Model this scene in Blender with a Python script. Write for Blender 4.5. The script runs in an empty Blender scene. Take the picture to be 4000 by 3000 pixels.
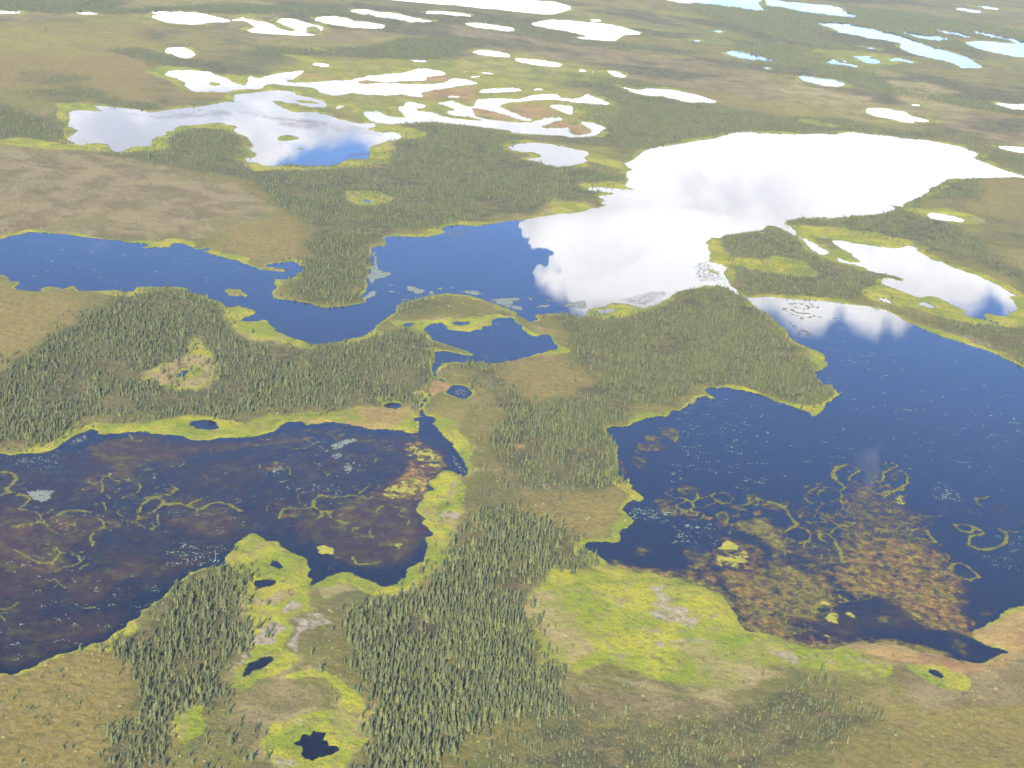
import bpy, math, random
import numpy as np
from mathutils import Matrix, Vector
random.seed(7)
rng = np.random.default_rng(11)
S = bpy.context.scene
COL = S.collection

# ---------------------------------------------------------------- camera
H = 327.0                       # flying height, metres
FP = 6000.0                     # focal length in photo pixels (4000 wide)
ROLL = math.radians(5.5)
PITCH = math.atan(2339.0 / FP)
cp, sp = math.cos(PITCH), math.sin(PITCH)
cr, sr = math.cos(ROLL), math.sin(ROLL)
Rv = Vector((1, 0, 0)); Fv = Vector((0, cp, -sp)); Dn = Vector((0, -sp, -cp))
Ri = Rv * cr - Dn * sr
Ui = Rv * (-sr) - Dn * cr
cam = bpy.data.cameras.new('camera'); camo = bpy.data.objects.new('camera', cam)
COL.objects.link(camo)
M = Matrix.Identity(4)
for i in range(3):
    M[i][0] = Ri[i]; M[i][1] = Ui[i]; M[i][2] = -Fv[i]
M[2][3] = H
camo.matrix_world = M
cam.sensor_width = 36.0; cam.lens = 36.0 * FP / 4000.0
cam.clip_start = 1.0; cam.clip_end = 60000.0
S.camera = camo

# ---------------------------------------------------------------- light
SUN_EL = math.radians(33); SUN_AZ = math.radians(10)      # shadows fall this far right of straight ahead
sun = bpy.data.lights.new('sun', 'SUN'); sun.energy = 4.4; sun.angle = math.radians(0.53)
sun.color = (1.0, 0.90, 0.74)
suno = bpy.data.objects.new('sun', sun); COL.objects.link(suno)
sd = Vector((math.sin(SUN_AZ) * math.cos(SUN_EL), math.cos(SUN_AZ) * math.cos(SUN_EL), -math.sin(SUN_EL)))
suno.rotation_euler = sd.to_track_quat('-Z', 'Y').to_euler()
suno.location = (0, 0, 800)
S.view_settings.view_transform = 'Standard'
S.view_settings.look = 'None'
S.view_settings.gamma = 1.0
S.view_settings.exposure = 1.45

def NN(nt, kind, **kw):
    n = nt.nodes.new(kind)
    for k, v in kw.items(): setattr(n, k, v)
    return n
def LK(nt, a, b): nt.links.new(a, b)
def MA(nt, op, a, b=None, c=None, clamp=False):
    n = nt.nodes.new('ShaderNodeMath'); n.operation = op; n.use_clamp = clamp
    for i, x in enumerate((a, b, c)):
        if x is None: continue
        if isinstance(x, (int, float)): n.inputs[i].default_value = x
        else: nt.links.new(x, n.inputs[i])
    return n.outputs[0]
def MR(nt, x, a, b, c=0.0, d=1.0, smooth=True):
    n = nt.nodes.new('ShaderNodeMapRange'); n.interpolation_type = 'SMOOTHSTEP' if smooth else 'LINEAR'
    n.inputs[1].default_value = a; n.inputs[2].default_value = b
    n.inputs[3].default_value = c; n.inputs[4].default_value = d
    nt.links.new(x, n.inputs[0]); return n.outputs[0]
def NZ(nt, vec, scale, detail=4, rough=.55, dist=0.0):
    n = nt.nodes.new('ShaderNodeTexNoise'); n.inputs['Scale'].default_value = scale
    n.inputs['Detail'].default_value = detail; n.inputs['Roughness'].default_value = rough
    n.inputs['Distortion'].default_value = dist
    if vec is not None: nt.links.new(vec, n.inputs['Vector'])
    return n.outputs['Fac']
def MIX(nt, f, a, b, mode='MIX'):
    n = nt.nodes.new('ShaderNodeMix'); n.data_type = 'RGBA'; n.blend_type = mode
    for s, x in ((0, f), (6, a), (7, b)):
        if isinstance(x, (int, float)): n.inputs[s].default_value = x
        elif isinstance(x, tuple): n.inputs[s].default_value = (*x, 1.0) if len(x) == 3 else x
        else: nt.links.new(x, n.inputs[s])
    return n.outputs[2]

# sky: daylight sky plus a cloud bank low in front of the camera
W = bpy.data.worlds.new('World'); S.world = W; W.use_nodes = True
nt = W.node_tree; nt.nodes.clear()
sky = NN(nt, 'ShaderNodeTexSky', sky_type='NISHITA', sun_disc=False, sun_elevation=SUN_EL,
         sun_rotation=math.pi + SUN_AZ, altitude=300, air_density=1.0, dust_density=0.3, ozone_density=2.0)
tc = NN(nt, 'ShaderNodeTexCoord')
sep = NN(nt, 'ShaderNodeSeparateXYZ'); LK(nt, tc.outputs['Generated'], sep.inputs[0])
zn = MA(nt, 'MULTIPLY', MA(nt, 'ABSOLUTE', sep.outputs[2]), -1.0)
com = NN(nt, 'ShaderNodeCombineXYZ')
LK(nt, sep.outputs[0], com.inputs[0]); LK(nt, sep.outputs[1], com.inputs[1]); LK(nt, zn, com.inputs[2])
def dotc(v):
    n = NN(nt, 'ShaderNodeVectorMath', operation='DOT_PRODUCT'); LK(nt, com.outputs[0], n.inputs[0])
    n.inputs[1].default_value = tuple(v); return n.outputs['Value']
w_ = MA(nt, 'MAXIMUM', dotc(Fv), 0.05)
# bearing / height of the cloud bank measured on the plane it faces
cu = MA(nt, 'MULTIPLY_ADD', MA(nt, 'DIVIDE', dotc(Ri), w_), FP, 2000.0)
cv = MA(nt, 'MULTIPLY_ADD', MA(nt, 'DIVIDE', dotc(Ui), w_), -FP, 1500.0)
cuv = NN(nt, 'ShaderNodeCombineXYZ'); LK(nt, cu, cuv.inputs[0]); LK(nt, cv, cuv.inputs[1])
CL = [(-1000, 560), (0, 640), (700, 660), (1080, 650), (1120, 605), (1240, 590), (1450, 540), (1600, 600), (1850, 720), (2030, 800), (2062, 860),
      (2080, 960), (2092, 1060), (2125, 1090), (2150, 1120), (2190, 1158), (2206, 1150), (2225, 1210), (2300, 1245), (2600, 1290),
      (2900, 1290), (3010, 1225), (3060, 1260), (3150, 1300), (3205, 1300), (3240, 1265), (3290, 1226), (3315, 1265),
      (3360, 1292), (3430, 1306), (3466, 1268), (3490, 1306), (3530, 1290), (3570, 1250), (3700, 1225), (3790, 1215), (3850, 1180), (3880, 1140), (3905, 1180), (3940, 1220), (4000, 1225), (5000, 1150)]
fc = NN(nt, 'ShaderNodeFloatCurve')
cuw = MA(nt, 'ADD', cu, MA(nt, 'MULTIPLY', MA(nt, 'SUBTRACT', NZ(nt, cuv.outputs[0], 0.0065, 3, .5), .5), MR(nt, cv, 1180, 1000, 0, 480)))
LK(nt, MA(nt, 'DIVIDE', MA(nt, 'ADD', cuw, 1000.0), 6000.0, clamp=True), fc.inputs['Value'])
cm = fc.mapping; cm.use_clip = False
pts = cm.curves[0].points
while len(pts) > 2: pts.remove(pts[1])
pts[0].location = (0, CL[0][1] / 3000.0); pts[1].location = (1, CL[-1][1] / 3000.0)
for a, b in CL[1:-1]: pts.new((a + 1000) / 6000.0, b / 3000.0)
cm.update()
edge = MA(nt, 'SUBTRACT', MA(nt, 'MULTIPLY', fc.outputs[0], 3000.0), cv)
n1 = NZ(nt, cuv.outputs[0], 0.011, 5, .6)
edge = MA(nt, 'ADD', edge, MA(nt, 'MULTIPLY', MA(nt, 'SUBTRACT', n1, .5), 90.0))
edge = MA(nt, 'ADD', edge, MA(nt, 'MULTIPLY', MA(nt, 'SUBTRACT', NZ(nt, cuv.outputs[0], 0.0045, 3, .5), .5), MR(nt, cv, 1250, 1050, 0, 260)))
bank = MR(nt, edge, -42, 64)
# blue gap low on the right, thin cloud further up the bank
gap = MA(nt, 'MULTIPLY', MR(nt, MA(nt, 'ADD', cu, MA(nt, 'MULTIPLY', n1, 300)), 2500, 2900), MR(nt, cv, 420, 250))
gap2 = MA(nt, 'MULTIPLY', gap, MR(nt, NZ(nt, cuv.outputs[0], 0.004, 4, .6), .38, .62))
bank = MA(nt, 'MULTIPLY', bank, MA(nt, 'SUBTRACT', 1.0, MA(nt, 'MULTIPLY_ADD', gap2, .14, MA(nt, 'MULTIPLY', gap, .76))))
wis = MR(nt, NZ(nt, cuv.outputs[0], 0.0035, 6, .62, .6), .60, .80, 0, .22)
bank = MA(nt, 'MAXIMUM', bank, wis)
sh = NZ(nt, cuv.outputs[0], 0.0022, 4, .55, .4)
br = MR(nt, sh, .38, .60, .0, 1.0)
# brightest heart of the bank, greyer body to the left and above
dx = MA(nt, 'DIVIDE', MA(nt, 'SUBTRACT', cu, 2550.0), 750.0); dy = MA(nt, 'DIVIDE', MA(nt, 'SUBTRACT', cv, 1010.0), 230.0)
heart = MR(nt, MA(nt, 'ADD', MA(nt, 'MULTIPLY', dx, dx), MA(nt, 'MULTIPLY', dy, dy)), 1.3, .2)
up = MR(nt, cv, 420, 250)
body = MA(nt, 'ADD', MA(nt, 'MULTIPLY', MR(nt, cu, 1100, 2300, 0, 1), .25), MA(nt, 'MULTIPLY_ADD', MR(nt, cu, 2900, 3300, 0, 1), .3, .22))
lum = MA(nt, 'ADD', MA(nt, 'MULTIPLY', br, .35), MA(nt, 'MAXIMUM', MA(nt, 'MAXIMUM', heart, MA(nt, 'MULTIPLY', up, .9)), body))
cstr = MR(nt, lum, 0, 1.2, 0.80, 1.9, smooth=False)
ccol = MIX(nt, MR(nt, lum, 0, .7), (0.80, 0.84, 1.0), (1.0, 1.0, 1.0))
vm = NN(nt, 'ShaderNodeVectorMath', operation='SCALE'); LK(nt, ccol, vm.inputs[0]); LK(nt, cstr, vm.inputs['Scale'])
skyc = NN(nt, 'ShaderNodeVectorMath', operation='MULTIPLY'); LK(nt, sky.outputs[0], skyc.inputs[0])
skyc.inputs[1].default_value = (0.135 * .66, 0.135 * .86, 0.135 * 1.22)
fin = MIX(nt, bank, skyc.outputs[0], vm.outputs[0])
bg = NN(nt, 'ShaderNodeBackground'); LK(nt, fin, bg.inputs[0]); bg.inputs[1].default_value = 1.0
wo = NN(nt, 'ShaderNodeOutputWorld'); LK(nt, bg.outputs[0], wo.inputs[0])

# ---------------------------------------------------------------- outlines
# Each outline is written as "sheet: x,y x,y ..." read off survey sheets; 'cr' = sheet column/row, V = overview sheet.
LAKES = """
A|20: 1100,1335 1180,1290 1280,1265 1400,1250 1550,1225 1700,1205 1850,1165 1930,1142 2080,1140; 30: 0,1155 100,1160 250,1160 400,1152 600,1162 700,1140 850,1150 1000,1165 1120,1185 1250,1205 1380,1215 1500,1240 1650,1265 1780,1310 1820,1335 1770,1365 1850,1395 1950,1440 2050,1475 2212,1518 2500,1590 2500,1610 2212,1535 2130,1528 1900,1535 1700,1545 1560,1550 1480,1590 1400,1630; 31: 1360,20 1320,45 1240,70 1180,100 1160,125 1065,112 1075,130 1100,150 1020,175 900,200 760,205 640,220 540,230 430,225 300,225 220,240 160,245 150,280 190,300 235,335 240,375 180,345 130,325 80,300 0,285; 21: 2180,320 2100,335 2000,350 1900,365 1830,375 1800,395 1720,390 1690,425 1690,470 1720,530 1700,590 1780,620 1850,640 1860,660 1830,710 1860,760 1910,830 1960,870 1975,895 1950,895 1920,865 1880,835 1760,810 1650,810 1560,835 1450,860 1380,890 1340,930 1250,970 1160,998 1050,985 990,970 900,965 840,955 820,985 720,1005 660,1020 650,1085 560,1075 480,1055 400,1055 300,1045 210,1055 200,1070 220,1110 150,1115 60,1060 0,1020; 11: 2160,1000 2120,990 2060,965 1980,930 1850,895 1740,880 1600,880 1440,905 1320,940 1230,970 1210,1010 1190,1050 1130,1090 1050,1150 1000,1210 900,1250 850,1265 700,1300 600,1310 470,1320 400,1280 260,1240 160,1200 150,1170 80,1105 0,1115; 01: 2080,1115 2120,1080 2212,1050 2200,1020 2130,1000 2060,975 2010,990 1950,985 1900,950 1800,915 1700,885 1610,860 1610,830 1500,815 1400,818 1200,815 1150,825 1140,855 1060,860 1000,850 850,850 680,850 650,808 600,812 580,830 530,835 450,815 340,825 350,850 380,860 180,850 130,820 180,775 100,770 60,730 0,715 -200,700 -200,430 0,410 60,390 180,370 250,350 380,355 550,372 700,385 900,410 1070,425 1100,438 1220,445 1275,455 1220,490 1330,480 1440,478 1480,465 1480,445 1600,455 1680,485 1750,515 1850,550 1900,560 2000,580 2080,600 2110,625; 11: 0,655 60,670 150,685 260,690 260,665 200,655 110,640 80,635 110,625 230,610 310,605 350,620 380,640 420,650 430,670 380,690 360,720 310,745 240,760 200,750 160,755 155,790 180,800 150,870 155,910 230,930 340,945 450,960 530,990 650,1000 800,985 920,960 940,930 900,890 950,860 960,780 960,720 1000,715 970,680 970,660 1010,650 1010,610 995,540 1000,490 1060,470 1110,475 1135,450 1120,410 1110,390 1250,388 1400,390 1500,385 1600,360 1640,340 1610,315 1700,288 1780,285 1860,298 1950,290 2100,265 2212,247; 21: 160,235 340,200 500,185 640,165 700,140 780,130 850,118 780,105 785,65 745,40 790,30 900,18 970,-20; 20: 1050,1640 980,1600 1005,1550 985,1490 1000,1475 1035,1463 970,1410 1040,1390
B|21: 1960,875 2010,900 2070,920 2140,910 2212,905; 31: 100,920 350,935 550,955 700,970 850,990 1000,1020 1120,1070 1230,1140 1350,1190 1500,1250 1700,1310 1850,1360 2000,1420 2150,1490 2212,1515 2600,1650; 32: 2600,1659; 33: 2600,100 2212,250 2060,310 1960,380 1900,420 1800,470 1760,520 1840,565 1960,612 2110,658 1960,690 1840,748 1750,742 1640,720 1500,680 1300,640 1150,600 1000,585 850,580 740,590 640,605 520,620 420,610 300,600 200,580 100,530 0,500; 23: 2100,490 2000,450 1960,380 1900,290 1850,200 1800,150 1700,110 1600,70 1450,30; 22: 1200,1640 1000,1600 900,1570 850,1550 820,1520 740,1470 660,1430 630,1400 640,1370 700,1362 800,1360 900,1365 950,1350 960,1260 1000,1240 1045,1195 1020,1150 980,1090 980,1040 1040,1000 1110,1018 1135,985 1050,910 1040,870 960,810 920,785 935,740 930,690 890,630 910,590 910,540 870,480 820,430 815,385 880,370 990,365 1040,335 1100,315 1160,295 1250,280 1330,285 1380,265 1380,235 1450,230 1540,165 1600,120 1680,105 1720,130 1750,120 1700,80 1670,60 1700,35 1850,30 2000,60 2130,88; 32: 0,120 60,150 140,170 250,210 340,245 370,275 415,280 460,250 480,210 525,165 560,130 615,85 570,30 560,0; 31: 480,1659 430,1610 420,1560 480,1520 510,1470 470,1400 380,1350 250,1300 170,1240 150,1180 100,1150 65,1110 20,1070; 21: 2160,1030 2100,990 2050,940
C|11: 1450,1180 1510,1150 1600,1135 1640,1165 1670,1190 1750,1200 1840,1205 1890,1185 1940,1185 1950,1165 2040,1155 2050,1110 2100,1090 2212,1085; 21: 20,1130 80,1155 100,1190 150,1225 210,1252 240,1240 330,1240 350,1300 390,1330 380,1355 300,1375 200,1400 100,1430 0,1457; 11: 2100,1478 1950,1487 1850,1477 1700,1467 1600,1478 1590,1500 1560,1530 1552,1580 1600,1610 1660,1650 1645,1655 1570,1610 1535,1585 1530,1500 1560,1475 1545,1440 1550,1385 1640,1375 1720,1398 1840,1418 1875,1410 1865,1390 1750,1355 1600,1300 1500,1260 1485,1235 1460,1200
D|02: -200,620 0,600 100,610 200,600 350,595 450,570 560,500 590,470 680,430 800,400 840,410 850,440 1000,435 1090,420 1200,408 1290,430 1400,440 1500,435 1600,450 1680,480 1800,490 1880,470 2050,465 2212,460; 12: 80,430 180,390 260,345 390,320 440,350 650,325 850,355 950,385 1100,395 1250,405 1300,420 1400,420 1390,350 1360,300 1430,280 1500,285 1540,310 1540,350 1600,440 1700,530 1770,620 1830,740 1830,800 1780,800 1740,770 1660,745 1600,745 1560,800 1500,850 1530,910 1450,930 1460,1000 1400,1040 1390,1090 1460,1160 1430,1200 1490,1250 1510,1310 1470,1330 1480,1420 1450,1520 1370,1560 1280,1600 1290,1659; 13: 1220,60 1150,75 1060,75 980,45 880,10; 12: 850,1650 780,1625 700,1650; 13: 530,50 470,80 490,30 470,0; 12: 490,1640 440,1520 370,1490 270,1440 180,1360 90,1340 0,1290; 02: 2160,1280 2060,1350 1990,1430 1970,1500 1960,1560 1800,1590 1660,1630 1610,1659; 03: 1500,80 1420,180 1280,270 1100,410 990,510 900,560 780,580 650,640 500,680 350,740 200,810 100,850 0,845 -200,930
E|31: 555,420 620,420 750,445 900,465 1100,490 1200,465 1260,470 1320,490 1280,505 1350,540 1420,590 1500,605 1600,655 1700,690 1830,735 1950,790 2050,850 2145,895 2090,910 2160,1000 2130,1030 2060,1050 2095,1080 2000,1070 1900,1045 1860,1060 1900,1100 2060,1148 1950,1128 1850,1098 1760,1075 1690,1055 1700,1020 1600,980 1450,905 1390,895 1330,912 1250,895 1150,855 1020,805 990,780 1000,745 1080,755 1150,770 1170,755 1130,735 1030,710 920,690 870,680 800,640 700,620 620,600 600,570 700,605 780,615 800,600 740,560 710,530 650,500 580,455
F|00: 595,965 650,952 800,960 880,965 870,945 810,915 900,920 1080,935 1200,950 1320,970 1480,945 1640,930 1790,910 1960,880 2040,885 2020,860 2020,825 2100,812 2190,805; 10: 60,790 120,783 200,782 320,795 350,820 500,850 590,880 615,905 590,925 470,925 390,905 260,885 180,870 120,875 200,915 320,970 500,970 620,995 700,1030 800,1050 900,1068 1010,1065 1040,1090 975,1110 1010,1130 1090,1145 1180,1140 1250,1165 1260,1190 1200,1210 1140,1215 1080,1235 1020,1255 980,1290 980,1340 960,1370 880,1370 790,1372 770,1385 700,1420 600,1432 430,1432 300,1420 190,1430 70,1430 20,1405; 00: 2130,1397 2135,1360 2212,1365 2200,1310 2150,1285 2200,1260 2150,1220 2140,1180 2040,1150 2015,1125 2060,1100 1940,1070 1840,1060 1740,1075 1540,1085 1495,1130 1430,1140 1440,1160 1380,1180 1300,1205 1305,1250 1280,1260 1130,1265 1115,1285 1050,1310 1010,1318 960,1285 920,1250 860,1235 730,1240 700,1258 620,1225 580,1210 620,1160 680,1128 600,1095 600,1010 590,985
G|10: 430,715 640,700 810,695 850,680 930,670 960,655 1100,650 1110,640 1260,635 1400,595 1500,600 1600,615 1640,640 1560,655 1470,665 1465,695 1300,700 1180,705 1120,710 1050,700 950,690 890,700 870,715 950,728 1080,718 1300,725 1500,730 1600,720 1650,700 1700,678 1800,685 1920,720 1850,730 1700,750 1600,770 1520,780 1440,800 1420,815 1440,840 1340,830 1270,812 1150,825 1000,820 880,810 820,800 800,812 700,822 640,822 560,800 540,790 530,770 440,750 250,738 130,725 75,735 65,760 0,770; 00: 2130,765 1940,795 1800,790 1680,790 1600,750 1590,730 1600,715 1560,690 1500,665 1410,645 1480,612 1620,610 1800,620 1870,650 1960,680 2020,715 2110,740 2140,690 2150,655; 10: 0,675 60,678 100,655 230,630 400,612 410,625 370,650 320,685 250,700 340,712
H|10: 920,970 1060,962 1100,990 1170,1010 1290,1018 1260,975 1230,950 1250,940 1195,925 1270,915 1300,878 1380,890 1450,905 1470,925 1430,935 1350,940 1400,955 1530,970 1600,1000 1700,1020 1800,1035 1950,1045 1980,1040 1880,1015 1760,1000 1690,995 1640,965 1700,955 1730,945 1690,935 1650,910 1570,895 1620,880 1700,870 1760,900 1830,925 1890,915 1895,875 1920,860 2080,850 2212,855; 20: 60,858 100,845 200,820 310,812 400,822 440,850 580,850 640,815 720,840 800,870 850,890 830,905 740,902 580,890 380,862 200,862 60,880; 10: 2200,882 2130,900 2110,925 2180,960; 20: 0,975 50,985 80,1005 190,1040 240,1040 300,1018 400,1015 440,1030 400,1045 330,1060 290,1080 250,1085 260,1105 400,1110 500,1100 600,1110 690,1120 640,1095 590,1060 600,1045 700,1060 800,1095 815,1110 740,1150 690,1180 520,1185 420,1170 200,1160 0,1145; 10: 2212,1130 2100,1115 1900,1090 1700,1068 1530,1055 1400,1062 1250,1070 1100,1068 1010,1050 960,1020
a|00: -80,82 0,85 60,88 190,92 200,105 130,115 -80,117
a|00: 640,100 700,95 800,98 865,120 780,125 700,120
a|00: 1310,105 1345,92 1450,92 1600,100 1740,115 1860,145 2000,180 1950,190 1800,190 1745,208 1620,208 1460,198 1390,175 1310,148 1325,138 1410,132 1325,118
b|00: 1425,435 1460,412 1580,410 1640,435 1690,460 1665,490 1600,503 1500,475 1440,455
a|00: 1950,178 2100,180 2140,190 2180,215 2212,235 2130,268 2212,280; 10: 100,292 290,300 400,308 500,303 560,290 565,250 590,240 540,220 440,200 330,165 220,160 180,188 260,220 350,255 310,275 200,250 120,200 0,180; 00: 2140,168 2100,150 2180,130 2110,135 2060,165
a|10: 500,170 560,145 680,140 780,155 850,185 960,190 1060,210 1110,215 1090,245 940,245 800,230 700,215 600,200
a|10: 810,95 870,82 960,85 1060,105 1200,115 1300,140 1420,165 1530,180 1480,188 1330,190 1230,165 1080,160 1000,130 900,120
a|10: 1465,105 1500,95 1640,100 1800,120 1885,135 1840,142 1680,130 1560,118 1480,118
a|10: 1000,-25 1200,2 1400,20 1700,42 1960,68 2212,92; 20: 150,112 330,122 400,110 515,75 480,50 380,20 200,5 60,-15
a|10: 1800,200 1900,198 2020,205 2140,230 2212,240; 20: 18,258 10,272; 10: 2212,272 2000,250 1860,225
a|20: 155,205 330,172 500,180 640,195 780,205 900,222 1000,250 1120,285 1090,300 980,300 920,330 880,355 740,345 600,335 530,325 540,318 700,318 620,300 450,265 350,255 240,232
b|20: 665,172 765,172 768,186 700,185
b|10: 1870,450 1930,432 2050,440 2170,465 2210,490 2100,490 1950,475
b|10: 480,545 540,545 640,560 650,575 560,575 500,560
b|10: 1950,625 2080,640 2040,645 1970,635
b|10: 1830,668 1900,655 1960,660 1880,670
b|10: 1770,615 1830,620 1800,628
b|10: 600,640 630,645 610,655
b|10: 1330,512 1480,520 1480,537 1380,532
b|10: 480,420 550,435 500,434
b|10: 690,920 770,912 740,935 700,940
b|10: 1660,830 1780,835 1760,843 1670,843
b|10: 1940,775 2060,768 2212,755; 20: 90,778 60,788; 10: 2212,790 2100,798 1940,802
b|20: 320,910 400,905 510,915 530,940 510,990 450,970 350,935
b|20: 140,935 200,945 170,950
b|20: 175,775 230,765 290,773 200,782
b|20: 15,510 60,505 180,515 280,525 420,550 430,562 390,578 280,570 150,550 50,530
b|20: 560,600 600,598 650,615 600,619
b|20: 820,610 900,620 990,655 970,668 890,660 850,635
b|20: 680,615 730,622 700,628
b|20: 920,740 1000,760 1080,780 1140,775 1160,755 1240,762 1380,775 1500,800 1620,825 1700,855 1770,878 1700,893 1600,888 1500,880 1380,850 1250,830 1120,818 1020,785 940,755
b|10: 2180,1290 2190,1270 2212,1255; 20: 60,1240 180,1232 320,1245 480,1275 600,1300 670,1320 650,1345 620,1355 650,1390 600,1415 500,1430 400,1445 280,1420 190,1385 110,1380 250,1360 240,1335 170,1310 90,1315 40,1300 0,1297
b|20: 1745,262 1820,265 1810,280 1750,277
b|20: 1565,345 1640,352 1600,361
b|20: 2010,396 2050,398 2020,406
b|20: 1850,455 1880,440 2050,460 2100,480 2212,500; 30: 50,525 20,535; 20: 2150,530 2000,505 1890,480
b|20: 2170,568 2212,572; 30: 20,590; 20: 2190,597
a|20: 1250,-60 1360,5 1500,25 1700,45 1900,60 2100,95 2190,100 2150,60 2120,20 2170,-10 2100,-60
a|20: 2190,-5; 30: 60,5 200,20 400,40 530,50 640,75 640,100 740,120 770,155 600,135 420,125 260,100 100,55 0,50
a|30: 440,195 560,195 700,210 850,235 980,270 1100,295 1240,340 1400,395 1560,450 1700,490 1800,550 1855,585 1670,585 1640,560 1540,525 1380,495 1260,465 1130,410 1160,390 1140,370 1000,345 850,325 760,300 620,280 560,240 460,215
a|30: 1150,275 1300,295 1400,310 1480,315 1565,340 1530,350 1430,350 1310,335 1200,300
a|30: 1430,260 1560,270 1700,300 1810,325 1700,318 1530,292
a|30: 1700,262 1830,275 1960,300 2100,335 2212,365 2400,390 2400,520 2212,495 2100,480 1950,450 1800,415 1750,400 1700,370 1800,358 1980,362 2130,385 2130,360 2000,335 1850,305
a|30: 1600,65 1700,75 1890,105 1800,107 1650,87
a|30: 1740,45 1900,58 2010,82 1900,72
b|30: 495,540 560,515 640,545 780,570 750,582 600,562 520,553
b|30: 600,508 680,530 640,526
b|30: 715,480 830,490 900,475 900,490 860,500 990,530 930,550 830,540 790,510
b|30: 1050,515 1120,500 1200,520 1270,535 1240,542 1150,522 1070,526
b|30: 800,400 950,425 900,424
b|30: 1040,548 1130,545 1080,555
b|30: 270,655 350,662 450,680 560,690 660,720 640,745 500,742 380,715 290,690
b|30: 835,960 880,935 1000,935 1100,955 1190,970 1200,990 1290,1015 1400,1045 1370,1055 1270,1045 1260,1065 1150,1050 1050,1020 950,1010 880,985
b|30: 1220,900 1300,905 1330,918 1260,912
b|30: 1955,905 1980,885 2080,900 2400,905 2400,960 2100,945 2000,920
b|30: 1960,1258 2050,1265 2400,1290 2400,1335 2130,1310 2050,1295
b|20: 640,1640 700,1618 850,1622 1060,1645; 21: 970,-18 900,16 870,5
b|11: 1700,1130 1790,1122 1860,1132 1820,1148 1740,1150
b|11: 1270,1155 1320,1135 1385,1135 1340,1160 1290,1170
b|12: 1640,75 1690,15 1780,15 1850,60 1855,100 1820,125 1750,120 1680,95
c|12: 1550,84 1550,92 1510,105 1480,130 1450,180 1435,200 1440,240 1440,275 1425,270 1415,205 1440,150 1460,115 1490,92
b|12: 1100,185 1140,168 1200,165 1250,185 1230,205 1180,210
b|01: 1550,1580 1580,1545 1620,1545 1610,1575 1580,1595
b|11: 930,68 960,65 1000,85 970,90
b|31: 270,395 330,410 420,460 530,525 450,548 400,510 350,475 310,420
b|31: 375,378 490,385 515,403 440,393
b|31: 920,905 1030,925 1070,950 1050,962 980,945
b|31: 1280,965 1350,950 1465,1000 1400,1002
b|31: 1370,190 1450,182 1580,205 1700,240 1660,258 1520,248 1400,225
b|21: 755,1025 820,1015 880,1015 860,1035 770,1047
b|02: 1640,350 1680,320 1760,310 1850,325 1880,375 1800,390 1700,375
b|03: 2110,862 2130,830 2160,755 2212,725; 13: 60,690 130,678 170,700 160,735 90,760 30,800 0,808; 03: 2160,835
b|13: 340,1450 380,1400 400,1370 470,1380 510,1350 600,1355 600,1395 630,1440 620,1470 700,1465 735,1500 700,1540 600,1560 540,1570 490,1605 410,1560 415,1500 380,1465
b|12: 120,1500 180,1530 240,1580 200,1600 130,1560
b|13: 0,50 80,30 170,40 170,70 80,90 0,112
b|33: 1410,815 1450,820 1530,870 1500,888 1420,850
b|01: 1745,497 1800,488 1795,500 1760,505
"""
ISLES = """
00: 1780,725 1830,705 1890,715 1920,735 1850,742
10: 345,870 400,865 530,885 540,900 440,895 370,885
10: 170,1190 250,1165 330,1175 370,1195 300,1215 210,1215
10: 430,235 500,225 560,250 540,295 440,290
10: 340,1280 400,1275 390,1300
10: 1850,930 1950,940 2080,970 2212,1010; 20: 80,1040 200,1045 150,1060 0,1055; 10: 2080,1040 1930,1020 1890,980
20: 500,1112 620,1107 700,1130 680,1150 560,1168 490,1150
01: 1940,845 2000,833 2080,840 2130,885 2170,907 2000,895 1960,870
21: 1700,665 1790,700 1780,715 1720,692
"""
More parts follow.
